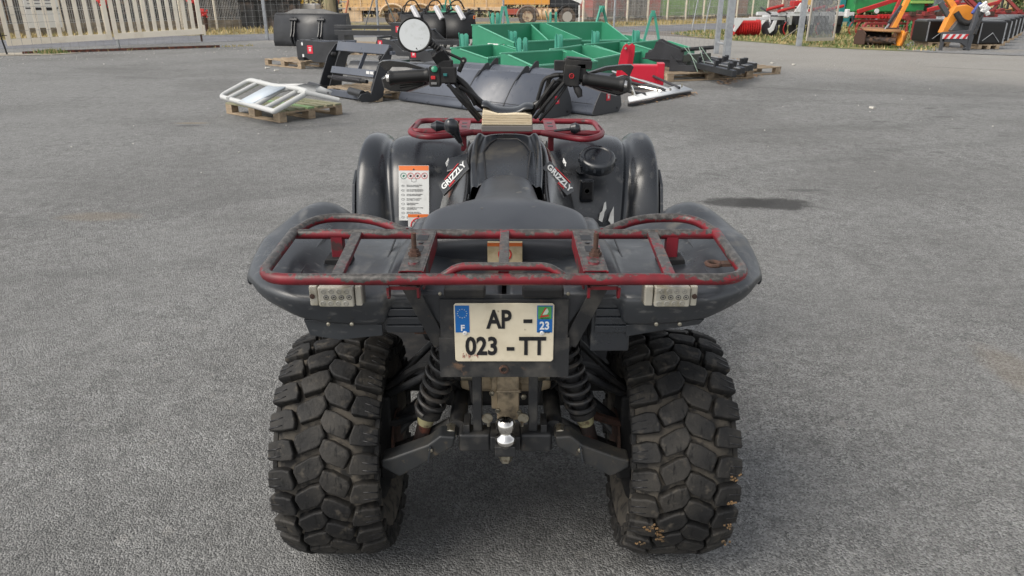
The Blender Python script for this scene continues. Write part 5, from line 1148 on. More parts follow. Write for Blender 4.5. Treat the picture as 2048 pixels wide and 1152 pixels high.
# black sub frames with red labels behind
def subframe(loc, rz, label, s_=1):
    t = thing('loader_sub_frame', label, 'loader frame', loc, rz, 'black loader sub frames stacked behind the hitch frame')
    for y in (0, .62): MB().prism([(0, .30), (.06, .42), (.45, .36), (.75, .12), (1.5, .12), (1.5, .0), (.6, .0), (.25, .16), (0, .16)], (0, y, 0), (1, 0, 0), (0, 0, 1), (0, .03, 0)).ob('side_plate', bp, t, bev=.003)
    MB().bar((.06, .0, .42), (.06, .65, .42), .05, .05).ob('cross_beam', bp, t, bev=.005); MB().bar((.45, .0, .36), (.45, .65, .36), .10, .02).ob('top_plate', slate, t); MB().bb((.6, .0, .05), (1.5, .65, .07)).ob('floor_plate', slate2, t)
    redlabel(t, (.12, -.003, .28), (1, 0, 0), (0, 0, 1), .15)
    return t
pallet((-4.1, 19.4, 0), R(-20), 'pallet with stacked planks right of the big black bucket', 1.2, .9, 6)
pallet((-4.1, 19.4, .15), R(-18), 'second pallet stacked on the one right of the big black bucket', 1.2, .9, 6)
t = thing('black_beam', 'long black steel beam resting between the big bucket and the loader frames', 'beam', (-4.6, 20.4, .0), R(-14))
MB().bb((-.6, 0, .62), (1.4, .12, .72)).ob('upper_rail', bp, t, bev=.01); MB().bb((-.6, 0, .44), (1.4, .12, .58)).ob('lower_rail', bp, t, bev=.01); MB().bb((1.2, -.05, .25), (1.55, .3, .80)).ob('end_plate', bp, t, bev=.01); MB().bb((-.5, 0, 0), (-.3, .3, .45)).ob('foot', bp, t); redlabel(t, (1.42, -.052, .62), (1, 0, 0), (0, 0, 1), .17)
subframe((-3.35, 17.0, .12), R(-22), 'black loader sub frame standing furthest left, next to the stacked pallets')
subframe((-2.75, 18.6, .30), R(-22), 'black loader sub frame behind and left of the round mirror')
subframe((-2.3, 15.2, .0), R(-22), 'black loader sub frame right behind the quick hitch frame top')
t = thing('scraper_bar', 'long low black blade lying under the round mirror', 'blade', (-3.2, 12.8, 0), R(-22)); MB().prism([(0, 0), (.06, .20), (.16, .30), (.3, .30), (.3, .26), (.18, .24), (.10, .16), (.06, 0)], (0, 0, 0), (0, 1, 0), (0, 0, 1), (2.6, 0, 0)).ob('blade', bp, t, sharp=60); MB().bb((.6, .3, .05), (.9, .9, .3)).ob('bracket', bp, t); MB().bb((1.5, .3, .05), (1.8, .9, .3)).ob('bracket', bp, t); MB().bb((0, .3, .20), (2.6, .36, .30)).ob('back_rail', slate, t)

# grapples
def grapple(loc, rz, label):
    t = thing('manure_grab', label, 'grab bucket', loc, rz, 'black grabs with white cylinders')
    arc = [(.62*math.cos(R(a))+.1, .50+.50*math.sin(R(a))) for a in range(75, 215, 14)]
    for x in (-.42, .0, .42):
        MB().prism(arc+[(-.30, .16), (.05, .05), (.4, .02), (.45, .10), (.0, .22)] + [(.50*math.cos(R(a))+.1, .50+.42*math.sin(R(a))) for a in range(200, 75, -14)], (x, 0, 0), (0, 1, 0), (0, 0, 1), (.04, 0, 0)).ob('tine_plate', bp, t, bev=.004)
    MB().grid([[(-.42, p[0], p[1]) for p in arc], [(.46, p[0], p[1]) for p in arc]]).ob('curved_back', mat('grab_black', (.008, .008, .009), .5), t, sol=.01)
    MB().bar((-.48, .1, 1.0), (.50, .1, 1.0), .10, .10).ob('top_tube', bp, t, bev=.02)
    MB().bar((-.05, -.10, 1.22), (.12, -.36, .86), .14, .12).ob('white_cylinder', mat('cyl_white', (.60, .60, .62), .4), t, bev=.03)
    MB().tube(fillet([(-.3, 0, 1.05), (-.2, -.05, 1.35), (.05, 0, 1.42), (.2, 0, 1.15)], .15, 4), .022, 8).ob('hose', dull, t); MB().tube(fillet([(-.35, .05, 1.0), (-.3, .0, 1.25), (-.05, .05, 1.25)], .1, 4), .018, 8).ob('hose', dull, t)
    MB().bb((.30, -.05, 1.02), (.38, .1, 1.16)).ob('hinge_block', bp, t, bev=.01); MB().bar((.16, -.3, 1.0), (.44, -.2, 1.12), .05, .05).ob('ram', dsteel, t)
    MB().box((.44, -.34, .92), (.07, .01, .09)).ob('orange_reflector', orange, t, bev=.004); MB().box((.44, -.35, .92), (.03, .006, .05)).ob('reflector_core', inkm, t)
    MB().bar((.44, -.42, .80), (.44, -.44, .25), .05, .008, (0, 1, 0)).ob('hazard_strip', bp, t)
    MB().box((.44, -.438, .62), (.05, .004, .14)).ob('sticker', white, t); MB().box((.44, -.444, .40), (.05, .004, .16)).ob('sticker', mat('sticker_yellow', (.55, .42, .10), .5), t)
    return t
grapple((-2.25, 21.4, 0), R(12), 'left black grab with a white cylinder behind the mirror')
grapple((-1.60, 21.2, 0), R(12), 'right black grab with a white cylinder against the tall green box')
grapple((-3.00, 21.8, 0), R(12), 'black grab mostly hidden behind the round mirror')

# green tipping boxes
def greenbox(Lp, Fp, label, zb=.55, zf_=.40, dep=.85, wid=None, mast=False, lug=True, sign=False, zL=None):
    a = Z(Lp[0], Lp[1], zb); b = Z(Fp[0], Fp[1], zb); a.z = b.z = 0; d = b-a
    w_ = wid or min(d.length, 2.0); rz = math.atan2(d.y, d.x)
    t = thing('tipping_box', label, 'tipping box', a, rz, 'green open tipping boxes')
    k = .012
    MB().bb((0, -k, .05), (w_, 0, zb)).ob('back_wall', gbm, t)
    for x in (0, w_-k): MB().prism([(0, .05), (0, zb), (-.22, zb-.01), (-dep, zf_), (-dep, .05)], (x, -k-.002, 0), (0, 1, 0), (0, 0, 1), (k, 0, 0)).ob('side_wall', gbm, t)
    MB().bb((k+.002, -dep, .05), (w_-k-.002, -dep-k, zf_)).ob('front_wall', gbm, t)
    MB().bb((k+.002, -dep, .05), (w_-k-.002, -k-.002, .062)).ob('floor_plate', gbm, t)
    rm = MB(); rm.bar((-.01, 0, zb), (w_+.01, 0, zb), .035, .025); rm.bar((-.01, -dep-.004, zf_), (w_+.01, -dep-.004, zf_), .04, .03); rm.ob('rim', mat('rim_green', (.14, .46, .31), .4), t, bev=.003)
    for x in (-.004, w_): MB().bar((x, -.22, zb-.008), (x, -dep, zf_), .022, .018).ob('side_rim', mat('rim_green', (.14, .46, .31), .4), t)
    if lug:
        for x in (w_*.32, ):
            for q in (0, .14): MB().prism([(0, -.25), (0, .20), (.03, .24), (.08, .24), (.11, .20), (.11, -.25)], (x+q, .02, zb), (0, 1, 0), (0, 0, 1), (.02, 0, 0)).ob('hitch_lug', mat('lug_green', (.06, .30, .22), .4), t, bev=.003)
            MB().tube([(x-.04, .06, zb-.05), (x-.14, .03, zb+.26)], .014, 6).ob('release_lever', MT['lug_green'], t)
    if mast:
        for q in (-1, 1): MB().bar((w_/2+q*.40, .12, zb-.2), (w_/2+q*.05, .14, zb+mast), .06, .05, (0, 1, 0)).ob('mast_leg', MT['lug_green'] if 'lug_green' in MT else gbm, t, bev=.004)
        for q in (-.05, .03): MB().bb((w_/2+q, .08, zb+mast-.10), (w_/2+q+.02, .20, zb+mast+.06)).ob('mast_plate', MT['lug_green'] if 'lug_green' in MT else gbm, t)
    return t, w_
greenbox((1053, 46), (1132, 45), 'tall green box at the back, below the orange lorry bed', .90, .55, 1.3, 2.0)
t, w_ = greenbox((944, 50), (1050, 47), 'tall green box with a white sign on its slanting side, left of centre', .90, .60, 1.35, 2.0)
s0 = (-.0, -.72, .55)
MB().prism([(-.27, -.08), (.27, -.08), (.27, .08), (-.27, .08)], (-.004, -.80, .47), (0, -1, 0), (0, 0, 1), (-.004, 0, 0)).ob('sign_plate', white, t)
text('N. MEYER', 'lettering', mat('ink_grey', (.10, .10, .12), .5), t, (-.0095, -.80, .47), (0, -1, 0), (0, 0, 1), .12, .9, .002)
MB().prism([(-.12, -.07), (.14, -.07), (.16, .07), (-.12, .07)], (-.004, -.55, .29), (0, -1, 0), (0, 0, 1), (-.003, 0, 0)).ob('maker_badge', mat('badge_green', (.02, .12, .08), .4), t)
text('rt', 'lettering', white, t, (-.008, -.55, .30), (0, -1, 0), (0, 0, 1), .16, .9, .004)
greenbox((870, 22), (935, 24), 'furthest green box with a tall mast behind the grabs', .95, .75, 1.2, 2.0, mast=.8)
greenbox((1167, 74), (1232, 71), 'small green box with a tall mast below the slim grey post', .52, .38, .85, 1.6, mast=.68)
greenbox((1112, 78), (1162, 75), 'green box with a white lip lying upside down between the taller boxes', .45, .40, .6, 1.3, lug=False)
greenbox((998, 89), (1085, 82), 'green box in the middle of the row, in front of the tall boxes', lug=True)
greenbox((902, 96), (984, 89), 'green box at the left end of the row right of the mirror stem')
greenbox((1251, 87), (1304, 82), 'green box at the right end of the row beside the black headstock', wid=1.6)
greenbox((1170, 89), (1238, 83), 'green box behind the red hitch, third from the left of the row')
greenbox((1001, 107), (1104, 101), 'nearest left green box directly behind the long buckets', lug=True, wid=1.5)
greenbox((1100, 99), (1158, 91), 'nearest right green box directly left of the red hitch', lug=True, wid=1.5)
mt = thing('box_mast', 'green lifting mast standing behind the rightmost green box', 'lifting mast', Z(1303, 84, .5), 0); mt.location.z = 0
for q in (-1, 1): MB().bar((q*.28, 0, .1), (q*.03, .05, 1.12), .055, .05, (0, 1, 0)).ob('mast_leg', MT['lug_green'], mt, bev=.004)
MB().bar((-.32, 0, .12), (.32, 0, .12), .05, .05).ob('mast_foot', MT['lug_green'], mt); MB().bb((-.04, 0, 1.05), (.04, .1, 1.18)).ob('mast_plate', MT['lug_green'], mt, bev=.004)
mt = thing('box_mast', 'green lifting mast standing left of the tall green boxes under the lorry bed', 'lifting mast', (-.25, 23.4, 0), 0)
for q in (-1, 1): MB().bar((q*.26, 0, .1), (q*.04, .05, 1.20), .09, .06, (0, 1, 0)).ob('mast_leg', MT['lug_green'], mt, bev=.004)
MB().bar((-.3, 0, .12), (.3, 0, .12), .05, .05).ob('mast_foot', MT['lug_green'], mt)

# red hitch and levelling rake
rh = thing('red_hitch', 'bright red three point hitch frame with double upright, behind the right grip', 'hitch', (1.95, 10.9, 0), R(-8))
rp = mat('bright_red_paint', (.50, .012, .035), .32)
for x, y in ((-.09, .0), (.0, .14)): MB().prism([(-.10, .15), (-.02, .60), (.02, .70), (.07, .73), (.12, .69), (.12, .58), (.07, .15)], (x, y, 0), (1, .12, 0), (0, 0, 1), (0, .025, 0)).ob('upright_plate', rp, rh, bev=.006)
MB().lathe([(.02, -.05), (.02, .20)], (-.03, .0, .66), (.2, 1, 0), 12).ob('top_pin', zinc, rh)
MB().bb((-.10, -.12, .10), (.58, .16, .40)).ob('hitch_box', rp, rh, bev=.02); MB().bb((.50, -.14, .08), (.62, .18, .43)).ob('end_plate', rp, rh, bev=.01)
MB().bb((-.10, -.1, 0), (0, .1, .12)).ob('foot', rp, rh)
bl0, bl1 = Z(1258, 200, .10), Z(1385, 176, .10)
rk_ = thing('levelling_blade', 'white edged levelling blade with long rods lying on the asphalt', 'blade', (bl0.x, bl0.y, 0), 0)
e_ = bl1-bl0; e_.z = 0; nn = V((e_.y, -e_.x, 0)).normalized()
MB().add([V((0, 0, .06)), e_+V((0, 0, .06)), e_-nn*.22+V((0, 0, .12)), -nn*.14+V((.1, 0, .12))], [(0, 1, 2, 3)]).ob('white_blade', mat('blade_white', (.72, .74, .76), .35), rk_, sol=.02)
MB().bar(V((.02, .09, .02)), e_+V((-.02, .09, .02)), .05, .04).ob('cutting_edge', bp, rk_)
for t0, px, py in ((.15, 1262, 178), (.55, 1200, 160), (.62, 1240, 165), (.70, 1225, 148), (.85, 1290, 150), (.30, 1205, 180)):
    q = Z(px, py, .22)-bl0; q.z = .26
    MB().tube([e_*t0-nn*.08+V((0, 0, .12)), q], .022, 8).ob('rod', chrome if t0 in (.15, .70, .55) else bp, rk_)
for t0 in (.12, .5, .9): MB().lathe([(.012, 0), (.012, .06)], e_*t0-nn*.09+V((0, 0, .12)), (0, 0, 1), 8).ob('bolt', zinc, rk_)

# black headstock on pallet, tied down with cord
pallet((3.55, 12.95, 0), R(20), 'pallet under the black headstock tied with cord', 1.9, 1.3, 7)
hd = thing('headstock', 'black steel headstock strapped to a pallet right of the red hitch', 'headstock', (2.80, 12.6, .13), R(-14)); hd.scale = (.74, .8, .80)
for y in (0, .95):
    MB().prism([(-.35, .30), (-.33, .42), (-.15, .48), (-.08, .68), (.02, .70), (.20, .62), (.62, .48), (.62, .20), (1.02, .02), (.62, .0), (.30, .10), (.0, .20)], (0, y, 0), (1, 0, 0), (0, 0, 1), (0, .03, 0)).ob('side_plate', bp, hd, bev=.004)
MB().prism([(.30, .02), (.30, .40), (.55, .16), (1.02, .16), (1.02, .02)], (0, -.06, 0), (1, 0, 0), (0, 0, 1), (0, .04, 0)).ob('lower_plate', bp, hd, bev=.004)
MB().tube([(.55, .0, .50), (1.35, .35, .55)], .045, 12).ob('cross_tube', dsteel, hd); MB().bar((.60, .05, .30), (1.3, .40, .34), .08, .16).ob('cross_box', mat('olive_black', (.06, .065, .055), .5), hd, bev=.01)
MB().prism([(.70, .0), (1.50, .02), (1.50, .26), (.80, .32)], (0, .45, 0), (1, 0, 0), (0, 0, 1), (0, .03, 0)).ob('rear_plate', bp, hd, bev=.004)
MB().bar((-.4, -.03, .30), (.6, -.03, .28), .04, .03).ob('side_bar', bp, hd)
for x0_, x1_ in ((.62, 1.20), (.72, 1.02), (1.05, 1.55), (1.0, 1.25)): MB().tube([(x0_, .02, .57), (x1_, -.22, .03)], .007, 5).ob('tie_cord', mat('cord_green', (.32, .44, .36), .6), hd)
# steel rails on pallets
pallet((4.45, 13.6, 0), R(28), 'low pallet under the bundle of black steel rails', 1.8, 1.1, 6)
rl = thing('steel_rails', 'bundle of black and grey steel rails with brackets beside the gate posts', 'steel rails', (3.7, 14.2, .15), 0)
q0, q1 = Z(1375, 118, .25)-V((3.7, 14.2, .15)), Z(1510, 143, .15)-V((3.7, 14.2, .15))
galv2 = mat('bright_steel', (.42, .43, .45), .35, .5)
for k in range(6):
    o_ = V((-.06*k, -.28*k, .0)); a_ = V((q0.x, q0.y, .16-.02*(k % 3)))+o_; b_ = V((q1.x-.1*k, q1.y, .10-.012*(k % 2)))+o_
    MB().bar(a_, b_, .08, .10).ob('rail', bp if k % 2 else dsteel, rl, bev=.006)
    MB().bar(a_+V((0, 0, .055)), b_+V((0, 0, .055)), .03, .012).ob('rail_edge', galv2 if k % 2 == 0 else slate, rl)
    for t0 in (.25, .62, .9):
        if (k+int(t0*10)) % 3: MB().box(a_.lerp(b_, t0)+V((0, 0, .10)), (.07, .05, .13), (.2, 0, .3)).ob('bracket', bp, rl, bev=.003)

# ================================================================ RIGHT HAND MACHINES
grassred = mat('machine_red', (.48, .02, .02), .45, layers=[((.30, .03, .03), 3, .45, .7)])
mwhite = mat('machine_white', (.66, .67, .68), .45, layers=[((.4, .4, .4), 5, .55, .75)])
darkred = mat('machine_dark_red', (.27, .025, .025), .5, layers=[((.15, .04, .03), 3, .42, .65), ((.40, .06, .05), 6, .6, .75)])
org = mat('machine_orange', (.75, .27, .03), .45, layers=[((.55, .2, .04), 3, .5, .7)])
mgreen = mat('machine_green', (.03, .24, .07), .45, layers=[((.02, .14, .05), 2, .45, .65)])
def tine(parent, x, y, m=grassred, s_=1):
    MB().tube(fillet([(x, y, .55*s_), (x-.10*s_, y, .42*s_), (x-.13*s_, y, .22*s_), (x+.02*s_, y, .04)], .12, 3), .016*s_, 6).ob('tine', m, parent)
cu = thing('cultivator', 'white framed cultivator with bright red roller on the grass behind the gate posts', 'cultivator', (9.55, 29.5, 0), R(4)); cu.scale = (.86, 1, 1)
f = MB()
for k in range(17):
    y_ = k
ro = MB(); pr = []
for k in range(23): pr.append((.24 if k % 2 else .32, k*.055))
ro.lathe(pr, (-.55, .0, .33), (1, 0, 0), 20).ob('red_roller', grassred, cu)
MB().prism([(-.62, .66), (-.58, .72), (.6, .72), (.6, .62), (.0, .62), (-.35, .18), (-.45, .22), (-.38, .40), (-.50, .58)], (-.25, -.35, 0), (1, 0, 0), (0, 0, 1), (0, .05, 0)).ob('side_arm', mwhite, cu, bev=.01)
MB().prism([(0, .30), (.12, .35), (.25, .62), (.40, .62), (.30, .25), (.12, .12)], (.95, -.4, 0), (1, 0, 0), (0, 0, 1), (0, .05, 0)).ob('side_bracket', mwhite, cu, bev=.01)
MB().bb((.3, .2, .62), (2.2, .34, .74)).ob('rear_beam', mwhite, cu, bev=.01); MB().bb((1.6, .0, .78), (5.3, .14, .92)).ob('main_beam', mwhite, cu, bev=.01); MB().bb((1.0, 1.0, .78), (5.3, 1.14, .92)).ob('main_beam', mwhite, cu, bev=.01)
for x in (1.2, 2.0, 2.9, 3.6, 4.4): MB().bar((x, 0, .86), (x-.35, .4, 1.10), .07, .07).ob('link_arm', bp, cu)
for x0_, z0_ in ((.95, 1.02), (1.5, .95), (3.0, .98), (3.9, 1.0)): MB().tube([(x0_, -.05, z0_), (x0_+.8, 0, z0_+.16)], .06, 12).ob('red_cylinder', grassred, cu)
MB().prism([(0, 0), (.7, 0), (.5, .35), (.25, .36)], (2.3, -.05, .92), (1, 0, 0), (0, 0, 1), (0, .06, 0)).ob('mast_plate', mwhite, cu, bev=.01); MB().bb((2.3, .1, 1.15), (2.8, .5, 1.36)).ob('red_box', grassred, cu, bev=.03)
MB().bb((2.7, .4, 1.2), (3.4, .45, 1.45)).ob('yellow_plate', mat('plate_yellow', (.62, .42, .15), .6), cu)
for k in range(16):
    x = 1.15+k*.27; yy = (.0, .5, 1.0)[k % 3]; tine(cu, x, yy-.1)
    MB().bar((x-.02, yy, .80), (x+.03, yy-.1, .50), .07, .05).ob('tine_clamp', bp if k % 2 else mwhite, cu, bev=.01)
for k in range(11): MB().bb((1.2+k*.36, .30, .42), (1.36+k*.36, .9, .80)).ob('spring_block', bp if k % 3 else mwhite, cu, bev=.02)
for k in range(9): MB().lathe([(.24, -.02), (.26, .0), (.1, .05)], (1.3+k*.45, .6, .28), (1, .35, 0), 16).ob('black_disc', bp, cu)
for x in (1.0, 1.3): MB().lathe([(.27, -.02), (.30, .02), (.1, .06)], (x, -.1, .30), (1, .3, 0), 18).ob('black_disc', bp, cu)
# red tedder/harrow
rt = thing('spring_tine_harrow', 'bright red spring tine harrow just right of the tubular gate', 'harrow', (13.75, 28.8, 0), R(5))
MB().bar((.0, 0, .95), (1.8, .2, 1.45), .12, .16).ob('top_beam', grassred, rt, bev=.02); MB().bar((-.1, -.1, .78), (2.4, .1, .72), .12, .12).ob('lower_beam', grassred, rt, bev=.02); MB().bar((.1, .3, .60), (2.0, .5, .60), .1, .1).ob('lower_beam', darkred, rt, bev=.02)
MB().bar((1.75, .1, 1.45), (1.45, -.1, .80), .14, .08, (0, 1, 0)).ob('upright', grassred, rt, bev=.02); MB().bb((-.5, -.1, .75), (-.36, .1, 1.05)).ob('white_guard', mwhite, rt, bev=.03)
MB().lathe([(.09, 0), (.09, .05)], (.75, -.05, .98), (0, -1, 0), 16).ob('white_hub', mwhite, rt)
for k in range(14): tine(rt, .1+k*.17, (-.2, .2)[k % 2], darkred if k % 3 == 0 else grassred, 1.05)
for k in range(8): MB().bb((.8+k*.14, -.2, .70), (.88+k*.14, -.05, .86)).ob('tine_clamp', grassred, rt, bev=.01)
gm_ = thing('green_seeder', 'green seed drill behind the bright red harrow', 'seed drill', (15.1, 30.6, 0), R(5))
MB().bb((-.3, .8, .9), (2.9, 2.0, 2.2)).ob('hopper', mgreen, gm_, bev=.06); MB().bb((1.6, .2, .32), (3.0, .6, .5)).ob('lower_frame', mgreen, gm_, bev=.03); MB().bar((1.9, .2, .3), (3.0, .0, 1.2), .12, .14, (0, 1, 0)).ob('slanting_arm', mgreen, gm_, bev=.02)
MB().bb((2.2, .7, 1.25), (3.2, .8, 1.36)).ob('lime_bar', mat('lime', (.30, .48, .12), .5), gm_); MB().bb((2.2, .7, 1.5), (3.2, .8, 1.6)).ob('lime_bar', MT['lime'], gm_)
for k in range(5): MB().bar((1.6+k*.3, 0, .1), (1.8+k*.3, .3, .7), .04, .05).ob('coulter', mgreen, gm_)
MB().bb((3.2, .6, .5), (3.8, 1.4, 2.2)).ob('grey_panel', mat('panel_grey', (.13, .15, .16), .6), gm_, bev=.04)
sg_ = thing('teal_frame', 'teal painted tall frame standing behind the tubular gate', 'frame', (14.4, 32.0, 0), 0)
MB().bb((0, 0, .3), (.22, .2, 2.4)).ob('upright', mat('teal', (.03, .22, .24), .5), sg_); MB().bb((.5, 0, .3), (.68, .2, 2.4)).ob('upright', MT['teal'], sg_); MB().bb((.0, .0, .5), (.7, .1, .65)).ob('cross_rail', MT['teal'], sg_)
# dark red harrow in two blocks
def harrow(loc, rz, label, L2=3.6, m=darkred, wl=False):
    t = thing('power_harrow', label, 'harrow', loc, rz, 'dark red harrows along the hedge')
    MB().bb((0, 0, .70), (L2, .16, .90)).ob('front_beam', m, t, bev=.02); MB().bb((0, .9, .74), (L2, 1.06, .90)).ob('rear_beam', m, t, bev=.02)
    for x in (0, L2*.33, L2*.66, L2-.12): MB().bar((x, 0, .82), (x+.05, 1.0, .82), .10, .12).ob('cross_beam', m, t, bev=.01)
    MB().bar((L2*.45, 0, .9), (L2*.62, .3, 1.5), .12, .1, (0, 1, 0)).ob('mast_leg', m, t, bev=.01); MB().bar((L2*.85, 0, .9), (L2*.66, .3, 1.5), .12, .1, (0, 1, 0)).ob('mast_leg', m, t, bev=.01)
    MB().bar((L2*.2, -.05, 1.05), (L2*.55, .1, 1.3), .10, .14).ob('drawbar', grassred, t, bev=.02)
    if wl: MB().bb((L2*.32, -.012, .76), (L2*.68, -.002, .85)).ob('white_strip', mwhite, t)
    for k in range(int(L2/.22)): MB().bar((k*.22+.05, -.02, .72), (k*.22+.0, -.15, .06), .035, .05, (0, 1, 0)).ob('tine', m, t)
    for k in range(int(L2/.5)): MB().bb((k*.5+.1, -.06, .86), (k*.5+.3, .1, 1.0)).ob('tine_block', m if k % 2 else rust, t, bev=.01)
    return t
harrow((14.1, 25.6, 0), R(6), 'dark red harrow with a white strip behind the orange flail arm', 3.5, wl=True)
harrow((19.4, 31.5, 0), R(4), 'dark red harrow further back beyond the black fuel tanks', 3.2)
harrow((16.4, 29.5, 0), R(4), 'dark red harrow in the second row behind the orange arm', 3.2)
lr = thing('red_crumbler', 'low dark red crumbler roller directly behind the flail head', 'roller', (12.5, 25.4, 0), R(8))
for k in range(8): MB().bar((-.0+k*.16, 0, .18+k*.02), (.35+k*.16, .6, .55), .03, .05).ob('roller_bar', darkred, lr)
MB().bar((-.25, -.05, .18), (.25, .2, .62), .08, .10, (0, 1, 0)).ob('end_plate', darkred, lr, bev=.01); MB().bar((.2, .2, .6), (1.9, .3, .6), .08, .08).ob('top_rail', darkred, lr, bev=.01); MB().bar((-.2, 0, .16), (1.3, 0, .16), .06, .05).ob('lower_rail', darkred, lr)
rk5 = thing('grey_rack', 'tall grey rack with red crossbars behind the orange arm', 'rack', (18.2, 32.0, 0), 0)
for x in (0, .75, 1.5): MB().bb((x, 0, 0), (x+.16, .1, 2.3)).ob('upright', galv, rk5)
for z in (.85, 1.15, 1.45, 1.7): MB().bb((-.2, -.05, z), (.5, -.01, z+.09)).ob('red_crossbar', grassred, rk5); MB().bb((1.1, -.05, z+.05), (1.7, -.01, z+.13)).ob('red_crossbar', grassred, rk5)
# orange reach mower: head, boom, base
fm = thing('flail_mower', 'orange reach arm flail mower with red and white striped board and rusty head', 'reach mower', (13.0, 21.0, 0), 0)
h0 = G(1722, 88)-V((13, 21, 0)); 
def F_(px, py, y): q = Y(px, py, y); return V((q.x-13, q.y-21, q.z))
fr0, fr1 = F_(1722, 66, 22.2), F_(1812, 70, 21.6)
hx0, hx1 = fr0.x, F_(1795, 92, 21.6).x
MB().prism([(0, .10), (.0, .42), (.15, .52), (.55, .52), (.75, .30), (.70, .08)], (hx0, .9, 0), (0, 1, 0), (0, 0, 1), (.035, 0, 0)).ob('head_side', rust, fm, bev=.01)
MB().prism([(0, .08), (.0, .42), (.15, .52), (.55, .52), (.85, .30), (.60, .08)], (hx1, .55, 0), (0, 1, 0), (.25, 0, 1), (.05, 0, 0)).ob('head_side', org, fm, bev=.01)
MB().add([(hx0, .92, .50), (hx1, .58, .46), (hx1+.25, 1.1, .56), (hx0+.1, 1.6, .56)], [(0, 1, 2, 3)]).ob('head_cover', mat('rusty_orange', (.36, .19, .08), .7, layers=[((.22, .10, .05), 3, .4, .6)]), fm, sol=.04)
MB().add([(hx1+.06, .50, .46), (hx1+.42, .9, .50), (hx1+.28, .8, .12), (hx1+.10, .52, .06)], [(0, 1, 2, 3)]).ob('head_side_panel', org, fm, sol=.03)
MB().add([(hx0, 1.5, .50), (hx1, 1.1, .46), (hx1, 1.0, .06), (hx0, 1.4, .08)], [(0, 1, 2, 3)]).ob('head_back', mat('head_inside', (.015, .012, .011), .8), fm, sol=.03)
MB().tube([(hx0+.04, 1.1, .24), (hx1, .8, .22)], .10, 14).ob('rotor', mat('rotor_rust', (.06, .045, .04), .8, layers=[((.14, .08, .05), 8, .5, .65)]), fm)
for k in range(18):
    t0 = (k+.5)/18; p = V((hx0+.04, 1.1, .24)).lerp(V((hx1, .8, .22)), t0); an = k*2.2; MB().bar(p, p+V((.02, math.cos(an)*.19-.05, math.sin(an)*.16)), .05, .02).ob('flail', MT['rotor_rust'], fm)
def beam(px0, py0, px1, py1, y0, y1, w1, d1, m, nm='boom'): return MB().bar(F_(px0, py0, y0), F_(px1, py1, y1), w1, d1, (0, 1, 0)).ob(nm, m, fm, bev=.01)
beam(1784, 60, 1830, -30, 22.0, 22.6, .14, .14, org, 'outer_boom'); beam(1766, 64, 1798, 22, 21.9, 22.2, .05, .05, galv, 'ram_rod'); beam(1778, 47, 1802, 12, 22.0, 22.3, .09, .09, bp, 'ram_body')
MB().bb((F_(1768, 64, 22).x, .9, .46), (F_(1795, 64, 22).x, 1.2, .60)).ob('head_pivot', rust, fm, bev=.02)
beam(1878, -30, 1928, 48, 21.8, 21.6, .17, .16, org, 'inner_boom'); beam(1880, 5, 1900, 38, 21.7, 21.6, .13, .13, mat('ram_grey', (.06, .065, .07), .4), 'lift_ram'); beam(1898, 36, 1908, 58, 21.6, 21.5, .06, .06, galv, 'ram_rod')
MB().prism([(-.25, 0), (.60, 0), (.62, .30), (.75, .62), (.35, .80), (.0, .75), (-.12, .45)], (F_(1903, 60, 21.4).x, .45, F_(1900, 66, 21.4).z), (1, 0, 0), (0, 0, 1), (0, .25, 0)).ob('slew_column', org, fm, bev=.02)
MB().prism([(-.30, 0), (.45, -.02), (.40, .22), (-.12, .30)], (F_(1925, 62, 21.2).x, .3, F_(1925, 62, 21.2).z), (1, 0, 0), (0, 0, 1), (0, .2, 0)).ob('grey_cowl', mat('cowl_grey', (.08, .085, .09), .5), fm, bev=.02)
pts = [F_(1912, 25, 21.3), F_(1922, 42, 21.2), F_(1938, 48, 21.1), F_(1955, 36, 21.1), F_(1962, 24, 21.1)]
MB().tube(fillet(pts, .3, 5), .085, 12).ob('hose_bundle', dull, fm)
b0 = F_(1886, 66, 20.6); MB().prism([(0, 0), (.82, .06), (.80, -.42), (.60, -.30), (.02, -.26)], (b0.x, b0.y, b0.z+.02), (1, 0, 0), (0, 0, 1), (0, .12, 0)).ob('base_frame', mat('base_grey', (.06, .063, .07), .5), fm, bev=.01)
sb0 = b0+V((.01, -.025, -.03)); bd = MB().bb(sb0+V((0, 0, -.13)), sb0+V((.72, .02, 0))).ob('striped_board', mwhite, fm)
for k in range(4):
    x = .02+k*.185; MB().prism([(x, -.128), (x+.09, -.128), (x+.17, -.002), (x+.08, -.002)], sb0, (1, 0, 0), (0, 0, 1), (0, -.004, 0)).ob('red_stripe', redk, bd)
for x in (.02, .78): MB().bb((b0.x+x, b0.y, 0), (b0.x+x+.07, b0.y+.1, b0.z-.15)).ob('leg', MT['base_grey'], fm, bev=.005)
MB().bar((b0.x+.82, b0.y+.05, .02), (b0.x+1.25, b0.y+.6, 1.18), .16, .12, (0, 1, 0)).ob('stabiliser', MT['base_grey'], fm, bev=.01)
MB().bar((b0.x+1.0, b0.y+.1, .45), (b0.x+1.35, b0.y+.5, 1.05), .06, .06, (0, 1, 0)).ob('linkage', dsteel, fm)
wb = MB(); rr = random.Random(4)
for k in range(14): wb.box((b0.x+1.38+rr.gauss(0, .06), b0.y+.5, 1.10+rr.gauss(0, .09)), (.12, .08, .12), (rr.random(), rr.random(), rr.random()))
wb.ob('plastic_bag', white, fm, bev=.02)
MB().bar((b0.x+1.10, b0.y+.6, 1.0), (b0.x+1.28, b0.y+.6, 1.32), .12, .1, (0, 1, 0)).ob('blue_cover', mat('cover_blue', (.05, .08, .28), .6), fm, bev=.03)
